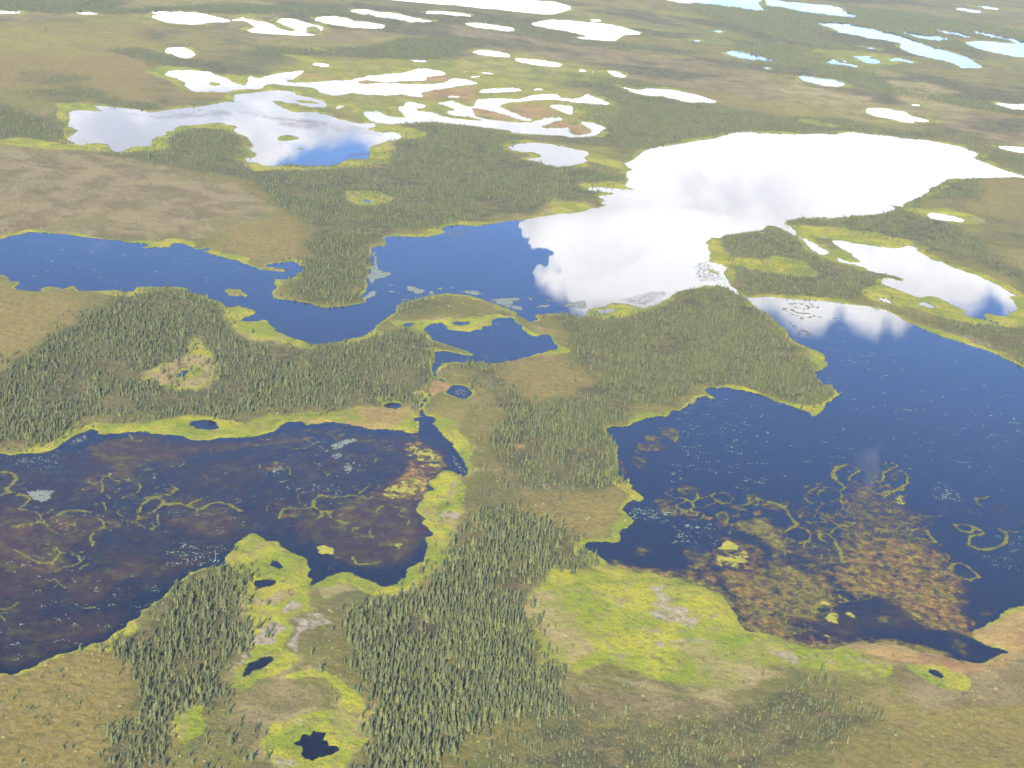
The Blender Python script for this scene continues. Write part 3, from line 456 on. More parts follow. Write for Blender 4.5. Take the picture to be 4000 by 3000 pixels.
# mat kind (C lime, B brown-green speckle, O rusty, L pale lily, S submerged weed) cover softness | outline
MATS = """
C .58 3|12: 1260,540 1400,520 1540,550 1620,640 1640,700 1550,740 1440,700 1350,650 1290,620
C .58 3|12: 1060,930 1200,850 1350,820 1450,830 1460,950 1300,990 1180,1010 1080,970
O .8 2|12: 1200,840 1300,740 1450,720 1470,800 1560,800 1500,860 1460,950 1250,1000
C 1 .8|12: 530,1420 600,1388 690,1420 670,1470 560,1465
C .6 1.5|12: 1140,1380 1270,1365 1300,1410 1180,1410
B .45 3|12: 620,1480 700,1500 720,1659 620,1659
B .4 4|12: 850,1600 950,1560 1150,1540 1120,1620
O .45 3|12: 1380,960 1500,960 1470,1200 1380,1100; 12: 1470,1230 1520,1310 1460,1320
O .5 2|12: 290,1250 400,1230 400,1280 310,1270
O .55 3|12: 400,320 700,320 1000,370 1250,400 1400,430 1450,500 1400,520 1250,430 900,395 650,345
C .7 2|12: 1240,400 1400,300 1420,420 1350,420
B .4 4|12: 0,450 250,400 600,370 900,400 700,440 500,540 300,560 0,520
S .8 6|02: 750,520 1250,430 1800,500 2212,480; 12: 500,430 400,520 0,560; 02: 1800,620 1600,680 1250,700 1190,800 960,830 900,700 760,620
S .75 6|02: -50,1000 400,1100 800,1100 950,1050 1400,1150 1800,1080 2100,1150 2000,1320 1700,1330 1400,1200 1000,1130 900,1300 600,1450 700,1600 300,1659 -50,1500
S .5 6|02: -50,640 600,540 2212,480; 12: 1300,430 1700,600 1500,900 1450,1300 1300,1600 300,1500 0,1300; 02: 1900,1500 1600,1659; 03: 1300,200 900,520 0,820 -100,500
S .7 6|02: 1000,1550 1200,1400 1300,1600; 03: 1100,80 700,300 500,200 600,0
S .8 6|12: 300,1200 700,1030 1000,900 1350,700 1400,1000 1480,1300 1300,1550 800,1600 500,1400 350,1400
S .6 5|03: -50,130 200,250 300,450 100,560 -50,520
S .6 5|03: 700,600 400,700 100,820 -50,700 300,620
L .75 .8|02: 240,935 330,910 480,920 480,950 410,1010 300,1010
L .5 1|02: 1295,775 1380,775 1370,830 1310,830
L .45 3|02: 1940,980 2110,985 2090,1080 2000,1050
L .4 3|02: 1380,1070 1700,1120 1900,1150 1900,1190 1500,1160; 02: 1680,1290 1950,1250 1900,1330
L .7 1|12: 620,550 700,510 780,480 870,460 870,505 780,540 700,575
L .6 1|12: 640,600 740,590 730,640 660,650; 12: 560,570 620,580 600,600
L .6 1|12: 750,670 800,700 860,740 800,770 750,740
L .6 1|12: 110,735 200,710 225,735 150,765; 12: 240,755 300,780 280,790
L .4 2|12: 320,880 600,870 700,950 560,960 350,950
L .5 1|12: 1570,500 1640,490 1600,530; 12: 1680,590 1740,640 1830,780 1790,780 1700,680
L .5 1|12: 1700,60 1800,45 1830,100 1730,100
L .4 2|12: 1050,480 1200,440 1220,560 1150,640 1080,560
L .5 1|02: 590,500 760,430 780,470 640,540
L .75 1|11: 960,740 1000,640 1010,520 1040,500 1040,620 1080,680 1180,700 1150,730 1060,750 1000,800
L .8 1|11: 930,920 990,860 1050,870 1020,910 950,940
L .8 1|11: 1290,810 1380,820 1480,850 1400,880 1330,850
L .8 1|11: 1480,860 1530,845 1540,880 1500,885; 11: 1180,870 1290,870 1240,890; 11: 1240,920 1310,915 1280,940
L .8 1|11: 1130,850 1200,845 1210,860 1150,865; 11: 1145,795 1205,797 1190,812 1150,810; 11: 1560,830 1610,825 1610,845 1570,843
L .8 1|11: 1750,850 1870,850 1970,880 1900,890 1800,865; 11: 1650,845 1690,840 1690,855; 11: 1680,815 1730,820 1730,832 1690,830
L .7 1|11: 1990,930 2212,905 2212,1000 2160,990 2060,950
L .7 1.5|21: 0,910 70,915 70,940 0,945; 21: 280,930 380,935 380,950 290,945; 21: 100,905 195,925 150,940; 21: 400,935 460,945 410,953
L .7 1|21: 0,975 80,990 90,1025 0,1020; 21: 180,985 320,975 320,1000 200,1000
L .6 2|21: 440,960 600,940 650,960 660,1020 560,1010 450,1000
L .45 4|21: 900,930 1100,870 1250,850 1400,860 1300,920 1150,990 1000,960
L .45 5|21: 1560,620 1700,600 1850,760 1600,780
L .45 2|11: 1520,420 1700,330 1900,320 1780,385 1600,395
S .42 15|00: 880,930 1300,990 1700,940 2100,900; 10: 300,1000 700,1060 1000,1100 1200,1170 1000,1230 700,1180 300,1100; 00: 2100,1000 1500,1040 1200,1040
S .42 10|10: 50,720 300,640 400,625 300,740 130,720
S .4 8|10: 700,1400 800,1340 1000,1230 990,1340 850,1375
S .42 20|10: 200,150 600,160 900,200 1000,130 1400,150 1100,230 600,220
B .6 2|22: 1240,400 1330,380 1400,390 1440,430 1430,500 1350,490 1260,430
B .65 2|22: 1120,460 1210,425 1290,460 1280,510 1180,510
B .6 2|22: 1060,520 1190,520 1350,520 1330,570 1240,590 1130,590 1060,560
B .5 2|22: 1050,600 1190,610 1200,670 1100,740 1040,700
O .5 1.5|22: 900,630 980,660 970,720 1040,760 960,780
B .65 2|22: 1230,1010 1320,1020 1420,1060 1450,1120 1450,1150 1350,1150 1260,1090
B .5 2|22: 1230,980 1300,960 1420,1000 1400,1030 1240,1020
O .8 1|22: 1490,1110 1600,1120 1600,1150 1500,1145; 22: 1660,1140 1730,1150 1720,1175 1670,1170
B .6 2|22: 1870,1045 1980,1040 2040,1080 1980,1110 1890,1090; 22: 1880,1130 1940,1115 1980,1150 1900,1165
O .7 1|22: 2070,1110 2150,1080 2150,1130 2100,1150
B .6 2|22: 1750,1120 1840,1100 1880,1190 1890,1250 1770,1230 1750,1180
B .55 2|22: 1010,1440 1120,1400 1200,1460 1150,1500 1050,1490
B .65 2|22: 1450,1460 1520,1430 1640,1460 1750,1440 1700,1550 1650,1620 1500,1640 1480,1580 1560,1540
C 1 .8|22: 1780,1410 1860,1345 1960,1400 1940,1440 1880,1425 1800,1435
C .6 2|22: 1800,1450 2050,1440 2060,1500 2000,1600 1800,1580 1760,1530
O .5 3|22: 840,1530 1000,1580 1250,1570 1500,1600 1750,1520 1850,1600 1900,1680 1200,1680 900,1600
O .6 3|22: 1780,1330 1950,1330 2212,1450 2212,1680 1750,1680 1700,1560
B .85 4|22: 1890,1200 2050,1160 2212,1150; 32: 0,1160 100,1240 200,1250 160,1340 220,1400 100,1500 300,1600 340,1680 0,1680; 22: 2212,1400 2000,1280
B .55 4|32: 220,1400 400,1420 590,1400 620,1240 700,1230 600,1100 650,950 700,830 850,860 1040,860 1000,920 1180,960 1220,1050 1380,1150 1370,1250 1440,1380 1560,1470 1610,1530 1560,1600 1720,1680 340,1680 300,1550
O .5 4|32: 220,1400 400,1420 590,1400 620,1240 700,1230 600,1100 650,950 700,830 850,860 1040,860 1000,920 1180,960 1220,1050 1380,1150 1370,1250 1440,1380 1560,1470 1610,1530 1560,1600 1720,1680 340,1680 300,1550
C .5 3|32: 900,950 1100,930 1220,970 1200,1080 1100,1040 1000,990
C .45 3|32: 1280,1120 1350,1120 1370,1200 1250,1190; 32: 970,1180 1170,1170 1100,1210; 32: 1150,1480 1280,1450 1330,1520 1250,1560
B .5 3|32: 1000,760 1100,740 1200,800 1100,840 1030,820
O .35 3|32: 1900,1010 2060,1060 2212,1150 2212,1260 2100,1200 1900,1060
B .62 4|33: 600,-40 1620,-40 1700,100 1710,330 1840,400 1700,530 1450,470 1320,430 1180,350 1140,300 1000,210 800,190 640,140 560,60
O .45 4|33: -40,-40 500,-40 640,280 440,420 500,600 0,500; 23: 2000,440 1900,260 1850,120 1700,-40
B .78 4|33: -40,-40 500,-40 560,100 640,280 480,310 440,420 180,380 300,450 180,560 0,500; 23: 2000,440 1900,260 1850,120 1700,-40
O .75 4|33: 600,-40 1620,-40 1700,100 1710,330 1840,400 1800,460 1850,570 1700,530 1450,470 1320,430 1180,350 1140,300 1000,210 800,190 640,140 560,60
O .7 3|23: 1300,0 1700,60 1850,110 1950,260 2000,430 2150,470; 33: 0,560 300,600 600,600 700,560 420,540 200,480 100,300 0,100; 23: 2000,0
O .5 3|33: 1560,690 1300,640 1000,590 1000,560 1300,600 1500,640; 33: 1000,580 700,600 850,530 1050,540
B .5 3|12: 520,960 640,980 560,1090 480,1040; 12: 210,1100 350,1080 500,1080 560,1160 300,1180; 12: 660,1000 900,970 980,1000 800,1150 650,1120
B .45 3|02: 940,840 1200,840 1220,900 1050,990 950,960; 02: 1240,940 1500,890 1760,1000 2080,1080 1900,1130 1500,1060 1250,1080; 02: 0,770 120,790 60,950 0,950; 02: 130,1440 380,1400 560,1500 650,1560 400,1600; 02: 930,690 1250,700 1180,820 1000,810
B .85 3|22: 840,1500 1000,1560 1200,1590; 23: 1500,-10 1750,60 1900,180 2000,380; 33: 0,440 200,540 420,580 640,560 860,540 1100,550 1400,610 1560,660 1560,760 1100,640 640,660 300,660 0,560; 23: 2000,540 1850,300 1700,150 1400,60; 22: 800,1640
O .72 6|32: 700,1300 1000,1280 1300,1350 1560,1480 1610,1600 1700,1680 600,1680 500,1500
B .6 6|32: 600,1150 1000,1150 1300,1200 1400,1400 1000,1400 700,1350
O .62 2|12: 1250,500 1450,500 1600,600 1690,700 1620,740 1560,800 1480,860 1480,1000 1150,1010 1070,950 1200,830 1280,740 1320,640
C .5 1.5|12: 1330,740 1440,700 1460,780 1380,800; 12: 1400,820 1500,790 1500,880 1420,900
O .6 2|12: 1390,1040 1470,1000 1480,1130 1500,1300 1440,1200
B .4 2|12: 1020,1050 1300,1050 1330,1200 1200,1130; 12: 620,1470 720,1460 730,1620 640,1640; 12: 820,1500 1100,1510 1120,1600 900,1600; 12: 180,480 480,460 570,510 440,560 200,560
B .38 3|02: 900,600 1400,640 1600,720 1300,760 1180,800 950,780; 02: 700,1480 1000,1540 900,1640; 03: 880,0 1150,10 950,90
C .6 3|33: 1180,310 1250,270 1330,360 1300,400 1220,350
O .6 3|33: 160,370 460,370 400,430 300,500 350,570 420,560 540,480 620,420 600,560 640,600 740,590 850,540 1100,560 1400,660 1560,690 1300,660 1000,600 640,620 420,620 450,520
C .8 2|33: 440,240 500,210 550,240 490,275; 33: 500,350 580,310 640,370 600,415 520,400; 33: 650,310 710,310 790,370 720,375
B .6 2|33: 890,350 1050,330 1080,370 1000,410 930,400
B .6 3|33: 1520,540 1640,550 1750,620 1800,690 1700,710 1600,640
B .6 3|33: 1050,550 1400,600 1560,680 1300,620
C .5 3|33: 420,480 520,480 580,560 480,600; 33: 1040,570 1300,600 1250,620 1050,590
B .5 2|33: 1840,220 1900,300 1960,350 1880,370 1830,340
S .45 10|32: 0,1350 600,1250 1300,1150 1700,1680 0,1680
S .45 10|33: 0,-40 1700,-40 1700,400 900,520 600,600 0,500
"""
PADS = """
60 1.0|V: 30,520 500,560 600,640 400,620 100,600
90 1.1|V: 1640,700 2200,820 2200,900 1800,880 1700,760
120 1.0|22: 1500,100 2200,200 2212,900 1900,900 1500,700 1400,500
60 .9|32: 0,300 800,200 2212,700 2212,1000 1000,600 300,600
50 1.0|22: 1000,1060 1350,1160 1300,1190 1120,1140
30 1.0|22: 1400,1180 1780,1300 1750,1400 1600,1380
60 .9|32: 1300,0 2212,100 2212,800 1500,500
26 1.0|32: 1450,880 1650,1000 1600,1010 1450,920
36 1.0|02: 1440,1390 1900,1400 1920,1500 1750,1580 1500,1560
50 .8|02: 200,560 560,560 500,640 250,720 100,620
60 .8|02: 200,700 1500,700 2200,700 2200,1200 900,1300 500,1000
70 .9|03: 0,100 700,100 1100,50 1500,-100 1450,80 1150,260 950,500 300,760 0,800
50 .9|12: 0,550 900,450 1000,800 300,1000 0,900
40 .8|31: 500,1150 900,1300 700,1500 500,1300
30 .9|11: 1600,1300 2212,1150; 21: 300,1260 200,1380; 11: 1900,1460
30 .8|32: 1900,1350 2212,1300 2212,1600 1950,1600
"""
# ---------------------------------------------------------------- geometry of the survey sheets
def npts(s):
    """'sheet: x,y ..; sheet: ..' -> list of closed outlines in photo pixels"""
    out = []; cur = []; last = None
    for seg in s.split(';'):
        k, p = seg.split(':'); k = k.strip()
        pts = [tuple(map(float, q.split(','))) for q in p.split()]
        if k == 'V': q = [(x * 4000 / 2212, y * 4000 / 2212) for x, y in pts]
        else: q = [(int(k[0]) * 1000 + x / 2.212, int(k[1]) * 750 + y / 2.212) for x, y in pts]
        if k == last: out.append(cur); cur = []
        cur = cur + q; last = k
    out.append(cur)
    return out
def rot(P):
    P = np.asarray(P, float); du = P[:, 0] - 2000; dv = P[:, 1] - 1500
    return np.stack([du * cr + dv * sr, -du * sr + dv * cr], 1)
BH = -FP * math.tan(PITCH)
def world(a, b):
    c = b / FP; t = H / (sp + c * cp)
    return t * a / FP, t * (cp - c * sp), t
def smooth(P, closed=True, n=3):
    P = np.asarray(P); m = len(P); out = []
    rngi = range(m if closed else m - 1)
    for i in rngi:
        if closed: p0, p1, p2, p3 = P[i - 1], P[i], P[(i + 1) % m], P[(i + 2) % m]
        else: p0, p1, p2, p3 = P[max(i - 1, 0)], P[i], P[i + 1], P[min(i + 2, m - 1)]
        for k in range(n):
            t = k / n; t2 = t * t; t3 = t2 * t
            q = .5 * (2 * p1 + (p2 - p0) * t + (2 * p0 - 5 * p1 + 4 * p2 - p3) * t2 + (3 * p1 - p0 - 3 * p2 + p3) * t3)
            lin = p1 + (p2 - p1) * t
            out.append(.55 * q + .45 * lin)
    if not closed: out.append(P[-1])
    return np.array(out)

ST = 5.0
RA = np.arange(-2420, 2421, ST); RB = np.arange(-1960, 1821, ST)
GA, GB = np.meshgrid(RA, RB)
GX, GY, GT = world(GA, GB)
def sdf(P, maxd, closed=True):
    """signed distance in metres (negative inside) near outline P given in rotated pixels"""
    d = np.full(GA.shape, maxd, np.float32)
    wx, wy, wt = world(P[:, 0], P[:, 1])
    m = len(P)
    for i in range(m if closed else m - 1):
        j = (i + 1) % m
        t = max(wt[i], wt[j]); t2 = min(wt[i], wt[j])
        ma = maxd * FP / t2 * 1.1 + 5
        mb = maxd * (max(P[i, 1], P[j, 1]) - BH) * cp / t2 * 1.3 + 5
        a0, a1 = min(P[i, 0], P[j, 0]) - ma, max(P[i, 0], P[j, 0]) + ma
        b0, b1 = min(P[i, 1], P[j, 1]) - mb, max(P[i, 1], P[j, 1]) + mb
        i0, i1 = np.searchsorted(RA, a0), np.searchsorted(RA, a1)
        j0, j1 = np.searchsorted(RB, b0), np.searchsorted(RB, b1)
        if i0 >= i1 or j0 >= j1: continue
        X = GX[j0:j1, i0:i1] - wx[i]; Y = GY[j0:j1, i0:i1] - wy[i]
        ex, ey = wx[j] - wx[i], wy[j] - wy[i]; L = ex * ex + ey * ey + 1e-9
        t = np.clip((X * ex + Y * ey) / L, 0, 1)
        q = np.sqrt((X - ex * t) ** 2 + (Y - ey * t) ** 2)
        w = d[j0:j1, i0:i1]; np.minimum(w, q, out=w)
    if closed:
        b0, b1 = P[:, 1].min(), P[:, 1].max()
        for r in range(max(0, np.searchsorted(RB, b0)), min(len(RB), np.searchsorted(RB, b1))):
            bb = RB[r] + 1e-4
            y0, y1 = P[:, 1], np.roll(P[:, 1], -1); x0, x1 = P[:, 0], np.roll(P[:, 0], -1)
            k = (y0 > bb) != (y1 > bb)
            xs = np.sort(x0[k] + (bb - y0[k]) * (x1[k] - x0[k]) / (y1[k] - y0[k]))
            ins = (np.searchsorted(xs, RA) % 2) == 1
            d[r, ins] *= -1
    return d

# value noise -------------------------------------------------------
_T = rng.random((256, 256)).astype(np.float32)
def vn(x, y):
    xi = np.floor(x).astype(int); yi = np.floor(y).astype(int); fx = x - xi; fy = y - yi
    fx = fx * fx * (3 - 2 * fx); fy = fy * fy * (3 - 2 * fy)
    a = _T[xi & 255, yi & 255]; b = _T[(xi + 1) & 255, yi & 255]; c = _T[xi & 255, (yi + 1) & 255]; d = _T[(xi + 1) & 255, (yi + 1) & 255]
    return (a * (1 - fx) + b * fx) * (1 - fy) + (c * (1 - fx) + d * fx) * fy
def fbm(x, y, s, o=4, g=.5):
    r = 0; w = 1; W_ = 0; x = x / s; y = y / s
    for i in range(o):
        r = r + w * vn(x + 17.3 * i, y + 9.1 * i); W_ += w; w *= g; x = x * 2.03; y = y * 2.03
    return r / W_
def sst(x, a, b):
    t = np.clip((x - a) / (b - a), 0, 1); return t * t * (3 - 2 * t)

# lakes ----------------------------------------------------------------
own = np.full(GA.shape, -1); lakes = []; dw = np.full(GA.shape, 30.0, np.float32)
for ln in LAKES.strip().splitlines():
    k, s = ln.split('|')
    for P in npts(s):
        P = smooth(rot(P)); d = sdf(P, 30.0); own = np.where(d < dw, len(lakes), own); lakes.append((k, P)); dw = np.minimum(dw, d)
dw0 = dw.copy()
for ln in ISLES.strip().splitlines():
    for P in npts(ln): dw = np.maximum(dw, -sdf(smooth(rot(P)), 12.0))
Z = {k: np.zeros(GA.shape, np.float32) for k in 'MGHPOY'}
for ln in ZONES.strip().splitlines():
    h, s = ln.split('|'); k, w, sf = h.split(); w = float(w); sf = float(sf)
    for P in npts(s):
        d = sdf(smooth(rot(P)), sf * 2 + 6)
        if k == 'M' and w > .85: Z['Y'] = np.maximum(Z['Y'], .55 * sst(-d, -sf - 4, -sf) * (1 - sst(-d, -.5, sf + 1)))
        Z[k] = np.maximum(Z[k], w * sst(-d, -sf, sf))
DEN = np.zeros(GA.shape, np.float32); HGT = np.full(GA.shape, 4.5, np.float32)
jit = (fbm(GX, GY, 14, 3) - .5)
for ln in FORESTS.strip().splitlines():
    h, s = ln.split('|'); q, hh = map(float, h.split())
    for P in npts(s):
        d = sdf(smooth(rot(P)), 24.0) + jit * 20
        v = q * (.7 * sst(-d, -2, 6) + .3 * sst(-d, -14, 4))
        k = v > DEN; DEN = np.where(k, v, DEN); HGT = np.where(k, hh, HGT)
MT = {k: np.zeros(GA.shape, np.float32) for k in 'CBOLS'}
for ln in MATS.strip().splitlines():
    h, s = ln.split('|'); k, w, sf = h.split(); w = float(w); sf = float(sf)
    if k in 'BO' and w > .5 and sf >= 3: w *= .96; sf *= 1.6
    for P in npts(s):
        d = sdf(smooth(rot(P)), sf * 2 + 3)
        MT[k] = np.maximum(MT[k], w * sst(-d, -sf, sf))
RG = np.zeros(GA.shape, np.float32)
for ln in RINGS.strip().splitlines():
    h, s = ln.split('|')
    for P in npts(s):
        P = smooth(rot(P), closed=False, n=5)
        wt = world(P[:, 0], P[:, 1])[2].mean()
        wid = max(float(h) * wt / FP * .62, .4)
        wid = wid * (0.6 + .8 * fbm(GX, GY, 7, 2))
        d = sdf(P, float(wid.max()) * 2.2 + 1, closed=False)
        RG = np.maximum(RG, sst(wid * 1.5 - d, 0, wid * 1.2))

def scatter_rings(zone, n, r0, r1):
    for s in npts(zone):
        Q = rot(s); a0, b0 = Q.min(0); a1, b1 = Q.max(0); m = 0; inz = sdf(Q, 5.0) < 0
        while m < n:
            a, b = rng.uniform(a0, a1), rng.uniform(b0, b1)
            if not inz[min(np.searchsorted(RB, b), len(RB) - 1), min(np.searchsorted(RA, a), len(RA) - 1)]: continue
            m += 1; r = rng.uniform(r0, r1) * FP / world(a, b)[2]; ph = rng.uniform(0, 6.28); fr = rng.uniform(.55, 1.02) * 6.28
            an = ph + np.linspace(0, fr, 14); rr = r * (1 + .28 * np.sin(an * 2 + ph) + rng.normal(0, .06, 14))
            P = np.stack([a + np.cos(an) * rr, b + np.sin(an) * rr * .5], 1)
            wd = rng.uniform(.25, .75)
            d = sdf(P, 3.0, closed=False); v = sst(wd * 1.5 - d, 0, wd * 1.3) * rng.uniform(.6, 1)
            np.maximum(RG, v, out=RG)
            if rng.random() < .6:
                kk = 'BOB'[rng.integers(0, 3)]; rh = np.sqrt(((GA - a) / r) ** 2 + ((GB - b) / (r * .5)) ** 2) + jit * .9
                np.maximum(MT[kk], rng.uniform(.3, .6) * (1 - sst(rh, .5, 1.15)), out=MT[kk])
scatter_rings('32: 0,1050 500,880 1000,760 1300,1100 1500,1450 1600,1650 0,1659', 80, 1.5, 8)
scatter_rings('33: 0,0 1650,0 1700,300 1200,200 640,250 500,500 0,500', 44, 1.5, 8)
scatter_rings('22: 1250,900 2212,950 2212,1500 1600,1300 1300,1150', 14, 2, 8)
scatter_rings('02: 0,700 900,700 1500,850 2100,1100 900,1300 600,1600 0,1600', 24, 3, 9)
scatter_rings('12: 100,430 1000,430 1000,900 1400,1100 1300,1500 500,1400 200,1200', 18, 3, 9)

def samp(F, a, b):
    """bilinear sample of a raster; edge-clamped"""
    x = np.clip((a - RA[0]) / ST, 0, len(RA) - 1.001); y = np.clip((b - RB[0]) / ST, 0, len(RB) - 1.001)
    i = x.astype(int); j = y.astype(int); fx = (x - i).astype(np.float32); fy = (y - j).astype(np.float32)
    return (F[j, i] * (1 - fx) + F[j, i + 1] * fx) * (1 - fy) + (F[j + 1, i] * (1 - fx) + F[j + 1, i + 1] * fx) * fy

# ---------------------------------------------------------------- fine terrain grid
def spread(lo, hi, st, far_lo, far_hi, n=26):
    g = lambda a, b, k: a + (b - a) * (np.arange(1, k + 1) / k) ** 2.2
    return np.concatenate([g(lo, far_lo, n)[::-1], np.arange(lo, hi + .1, st), g(hi, far_hi, n)])
FA = spread(-2250, 2250, 4.0, -9000, 9000)
FB = spread(-1740, 1740, 4.0, BH + 170, 5200, 30)
A_, B_ = np.meshgrid(FA, FB)
X_, Y_, T_ = world(A_, B_)
inside = (A_ > -2400) & (A_ < 2400) & (B_ > -1940) & (B_ < 1800)
px = T_ / FP                                            # metres per photo pixel
# ragged shore: warp by noise scaled to what shows
n1 = fbm(X_, Y_, 9, 4) - .5; n2 = fbm(X_ + 500, Y_, 3.0, 3) - .5; n3 = fbm(X_, Y_ + 900, 40, 3) - .5
shore = samp(dw, A_, B_)
shore = np.where(inside, shore, 30) + n1 * 3.8 + n2 * 2.4
shore = np.where(inside, shore, 30 + 0 * shore)
land = sst(shore, -.6, .6)
hgt = np.where(shore > 0, np.clip(shore * .09, 0, .5) + .05 + n3 * .15 * (shore > 4), np.clip(shore * .5, -1.3, 0) - .05)
hum = (fbm(X_, Y_, 2.2, 2) - .5) * .35 * sst(shore, 2, 8)
hgt = hgt + hum
WA = A_ + (n1 * 7 + n2 * 3.0) / px; WB = B_ + ((fbm(X_ - 333, Y_ + 60, 9, 4) - .5) * 7 + (fbm(X_ + 90, Y_ - 60, 3.0, 3) - .5) * 3) / px * .5
zz = {k: np.where(inside, samp(v, WA, WB), 0) for k, v in Z.items()}
# bright sedge rim along every shore
rimw = 1.4 + 9.5 * sst(fbm(X_ + 77, Y_, 30, 3), .36, .72) + px * 2
rim = sst(rimw - shore, -1.0, 1.5) * (shore < 25)
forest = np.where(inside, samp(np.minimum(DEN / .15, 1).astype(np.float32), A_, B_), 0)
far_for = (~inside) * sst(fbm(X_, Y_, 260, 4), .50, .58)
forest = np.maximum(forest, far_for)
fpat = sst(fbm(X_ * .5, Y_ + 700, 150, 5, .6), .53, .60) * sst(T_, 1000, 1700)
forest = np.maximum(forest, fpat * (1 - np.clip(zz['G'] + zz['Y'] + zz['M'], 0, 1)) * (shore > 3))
zz['M'] = np.maximum(zz['M'], .40 * sst(fbm(X_ * .6 + 4000, Y_ - 300, 170, 5, .6), .56, .62) * sst(T_, 900, 1500) * (1 - forest))
zz['G'] = np.maximum(zz['G'], .9 * sst(fbm(X_ * .5 - 2500, Y_ + 1300, 190, 4, .6), .54, .62) * sst(T_, 900, 1500) * (1 - forest))
sub = np.where(inside, samp(MT['S'], A_, B_), 0)
wet = 1 - land

def mesh_grid(name, X, Y, Z_, keep=None):
    nb, na = X.shape
    idx = np.arange(nb * na).reshape(nb, na)
    q = np.stack([idx[1:, :-1], idx[1:, 1:], idx[:-1, 1:], idx[:-1, :-1]], -1).reshape(-1, 4)
    co = np.stack([X, Y, Z_], -1).reshape(-1, 3).astype(np.float32)
    sel = None
    if keep is not None:
        q = q[keep.reshape(-1)]
        used = np.unique(q); mp = np.zeros(nb * na, np.int32); mp[used] = np.arange(len(used)); q = mp[q]; co = co[used]; sel = used
    return raw_mesh(name, co, q), sel
def raw_mesh(name, co, faces, smooth_=True):
    """faces: (n,k) int array"""
    me = bpy.data.meshes.new(name); n, k = faces.shape
    me.vertices.add(len(co)); me.vertices.foreach_set('co', np.ascontiguousarray(co, np.float32).ravel())
    me.loops.add(n * k); me.loops.foreach_set('vertex_index', faces.astype(np.int32).ravel())
    me.polygons.add(n); me.polygons.foreach_set('loop_start', np.arange(0, n * k, k, dtype=np.int32))
    me.polygons.foreach_set('loop_total', np.full(n, k, np.int32))
    if smooth_: me.polygons.foreach_set('use_smooth', np.ones(n, bool))
    me.update(calc_edges=True)
    return me
def attr(me, name, *ch):
    a = me.attributes.new(name, 'FLOAT_COLOR', 'POINT')
    n = len(me.vertices); v = np.ones((n, 4), np.float32)
    for i, c in enumerate(ch): v[:, i] = c.reshape(-1)
    a.data.foreach_set('color', v.ravel())
def link(name, me, mat=None, parent=None, **kw):
    o = bpy.data.objects.new(name, me); COL.objects.link(o)
    if mat: me.materials.append(mat)
    if parent: o.parent = parent
    for k, v in kw.items(): o[k] = v
    return o
def newmat(name, rough=.9):
    m = bpy.data.materials.new(name); m.use_nodes = True
    b = m.node_tree.nodes['Principled BSDF']; b.inputs['Roughness'].default_value = rough
    b.inputs['Specular IOR Level'].default_value = .15
    return m, m.node_tree, b
def attrn(nt, name):
    a = NN(nt, 'ShaderNodeAttribute', attribute_name=name)
    s = NN(nt, 'ShaderNodeSeparateColor'); LK(nt, a.outputs['Color'], s.inputs[0]); return s.outputs

# ground material ------------------------------------------------------
gm, nt, bs = newmat('tundra', .95)
geo = NN(nt, 'ShaderNodeNewGeometry'); P = geo.outputs['Position']
z1 = attrn(nt, 'za'); z2 = attrn(nt, 'zb'); z3 = attrn(nt, 'zc')
big = NZ(nt, P, .006, 5, .6); mid = NZ(nt, P, .035, 5, .62, .5); fine = NZ(nt, P, .30, 4, .65); vf = NZ(nt, P, 1.3, 3, .7)
def thr(a, n, w=.25, k=1.0):
    """zone weight broken up by noise"""
    return MR(nt, MA(nt, 'ADD', a, MA(nt, 'MULTIPLY', MA(nt, 'SUBTRACT', n, .5), k)), .5 - w, .5 + w)
c = MIX(nt, MR(nt, big, .35, .65), (.104, .102, .018), (.158, .138, .025))
c = MIX(nt, MR(nt, mid, .48, .70), c, (.190, .148, .042))
c = MIX(nt, MR(nt, mid, .47, .30), c, (.085, .100, .022))
c = MIX(nt, MR(nt, NZ(nt, P, .011, 6, .66, .5), .50, .60, 0, .75), c, (.080, .078, .028))
c = MIX(nt, MA(nt, 'MULTIPLY', z1[1], .8), c, MIX(nt, MR(nt, fine, .35, .65), (.148, .106, .022), (.215, .160, .038)))       # gold
hc = MIX(nt, MR(nt, mid, .38, .60), (.120, .088, .034), (.205, .158, .064))
hc = MIX(nt, MR(nt, NZ(nt, P, .018, 6, .7, .8), .52, .62), hc, (.135, .118, .034))
hc = MIX(nt, MR(nt, fine, .55, .72), hc, (.110, .110, .040))
c = MIX(nt, thr(z1[2], mid, .42, 1.1), c, hc)
fl = MIX(nt, MR(nt, mid, .40, .62), (.044, .046, .020), (.090, .082, .026))  # forest floor's own brown, darkened to strengthen weak shade under the trees
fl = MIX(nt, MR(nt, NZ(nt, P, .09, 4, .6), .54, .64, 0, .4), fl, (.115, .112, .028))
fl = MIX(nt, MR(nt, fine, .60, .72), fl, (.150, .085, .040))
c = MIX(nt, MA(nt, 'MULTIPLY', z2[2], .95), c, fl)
yc = MIX(nt, MR(nt, mid, .36, .62), (.180, .160, .042), (.262, .205, .076))
mc = MIX(nt, MR(nt, mid, .36, .62), (.155, .190, .010), (.285, .265, .018))
mc = MIX(nt, MR(nt, fine, .56, .74), mc, (.085, .135, .018))
mc = MIX(nt, MR(nt, NZ(nt, P, .06, 4, .6), .58, .72), mc, (.240, .190, .080))
mc = MIX(nt, MR(nt, NZ(nt, P, .028, 6, .68, .6), .53, .64, 0, .7), mc, (.215, .175, .055))
mc = MIX(nt, MR(nt, NZ(nt, P, .041, 5, .62, .4), .56, .66, 0, .8), mc, (.100, .140, .014))
c = MIX(nt, thr(z1[0], fine, .32, .7), c, mc)
c = MIX(nt, thr(MA(nt, 'MULTIPLY', z3[0], .80), mid, .22, 1.2), c, yc)
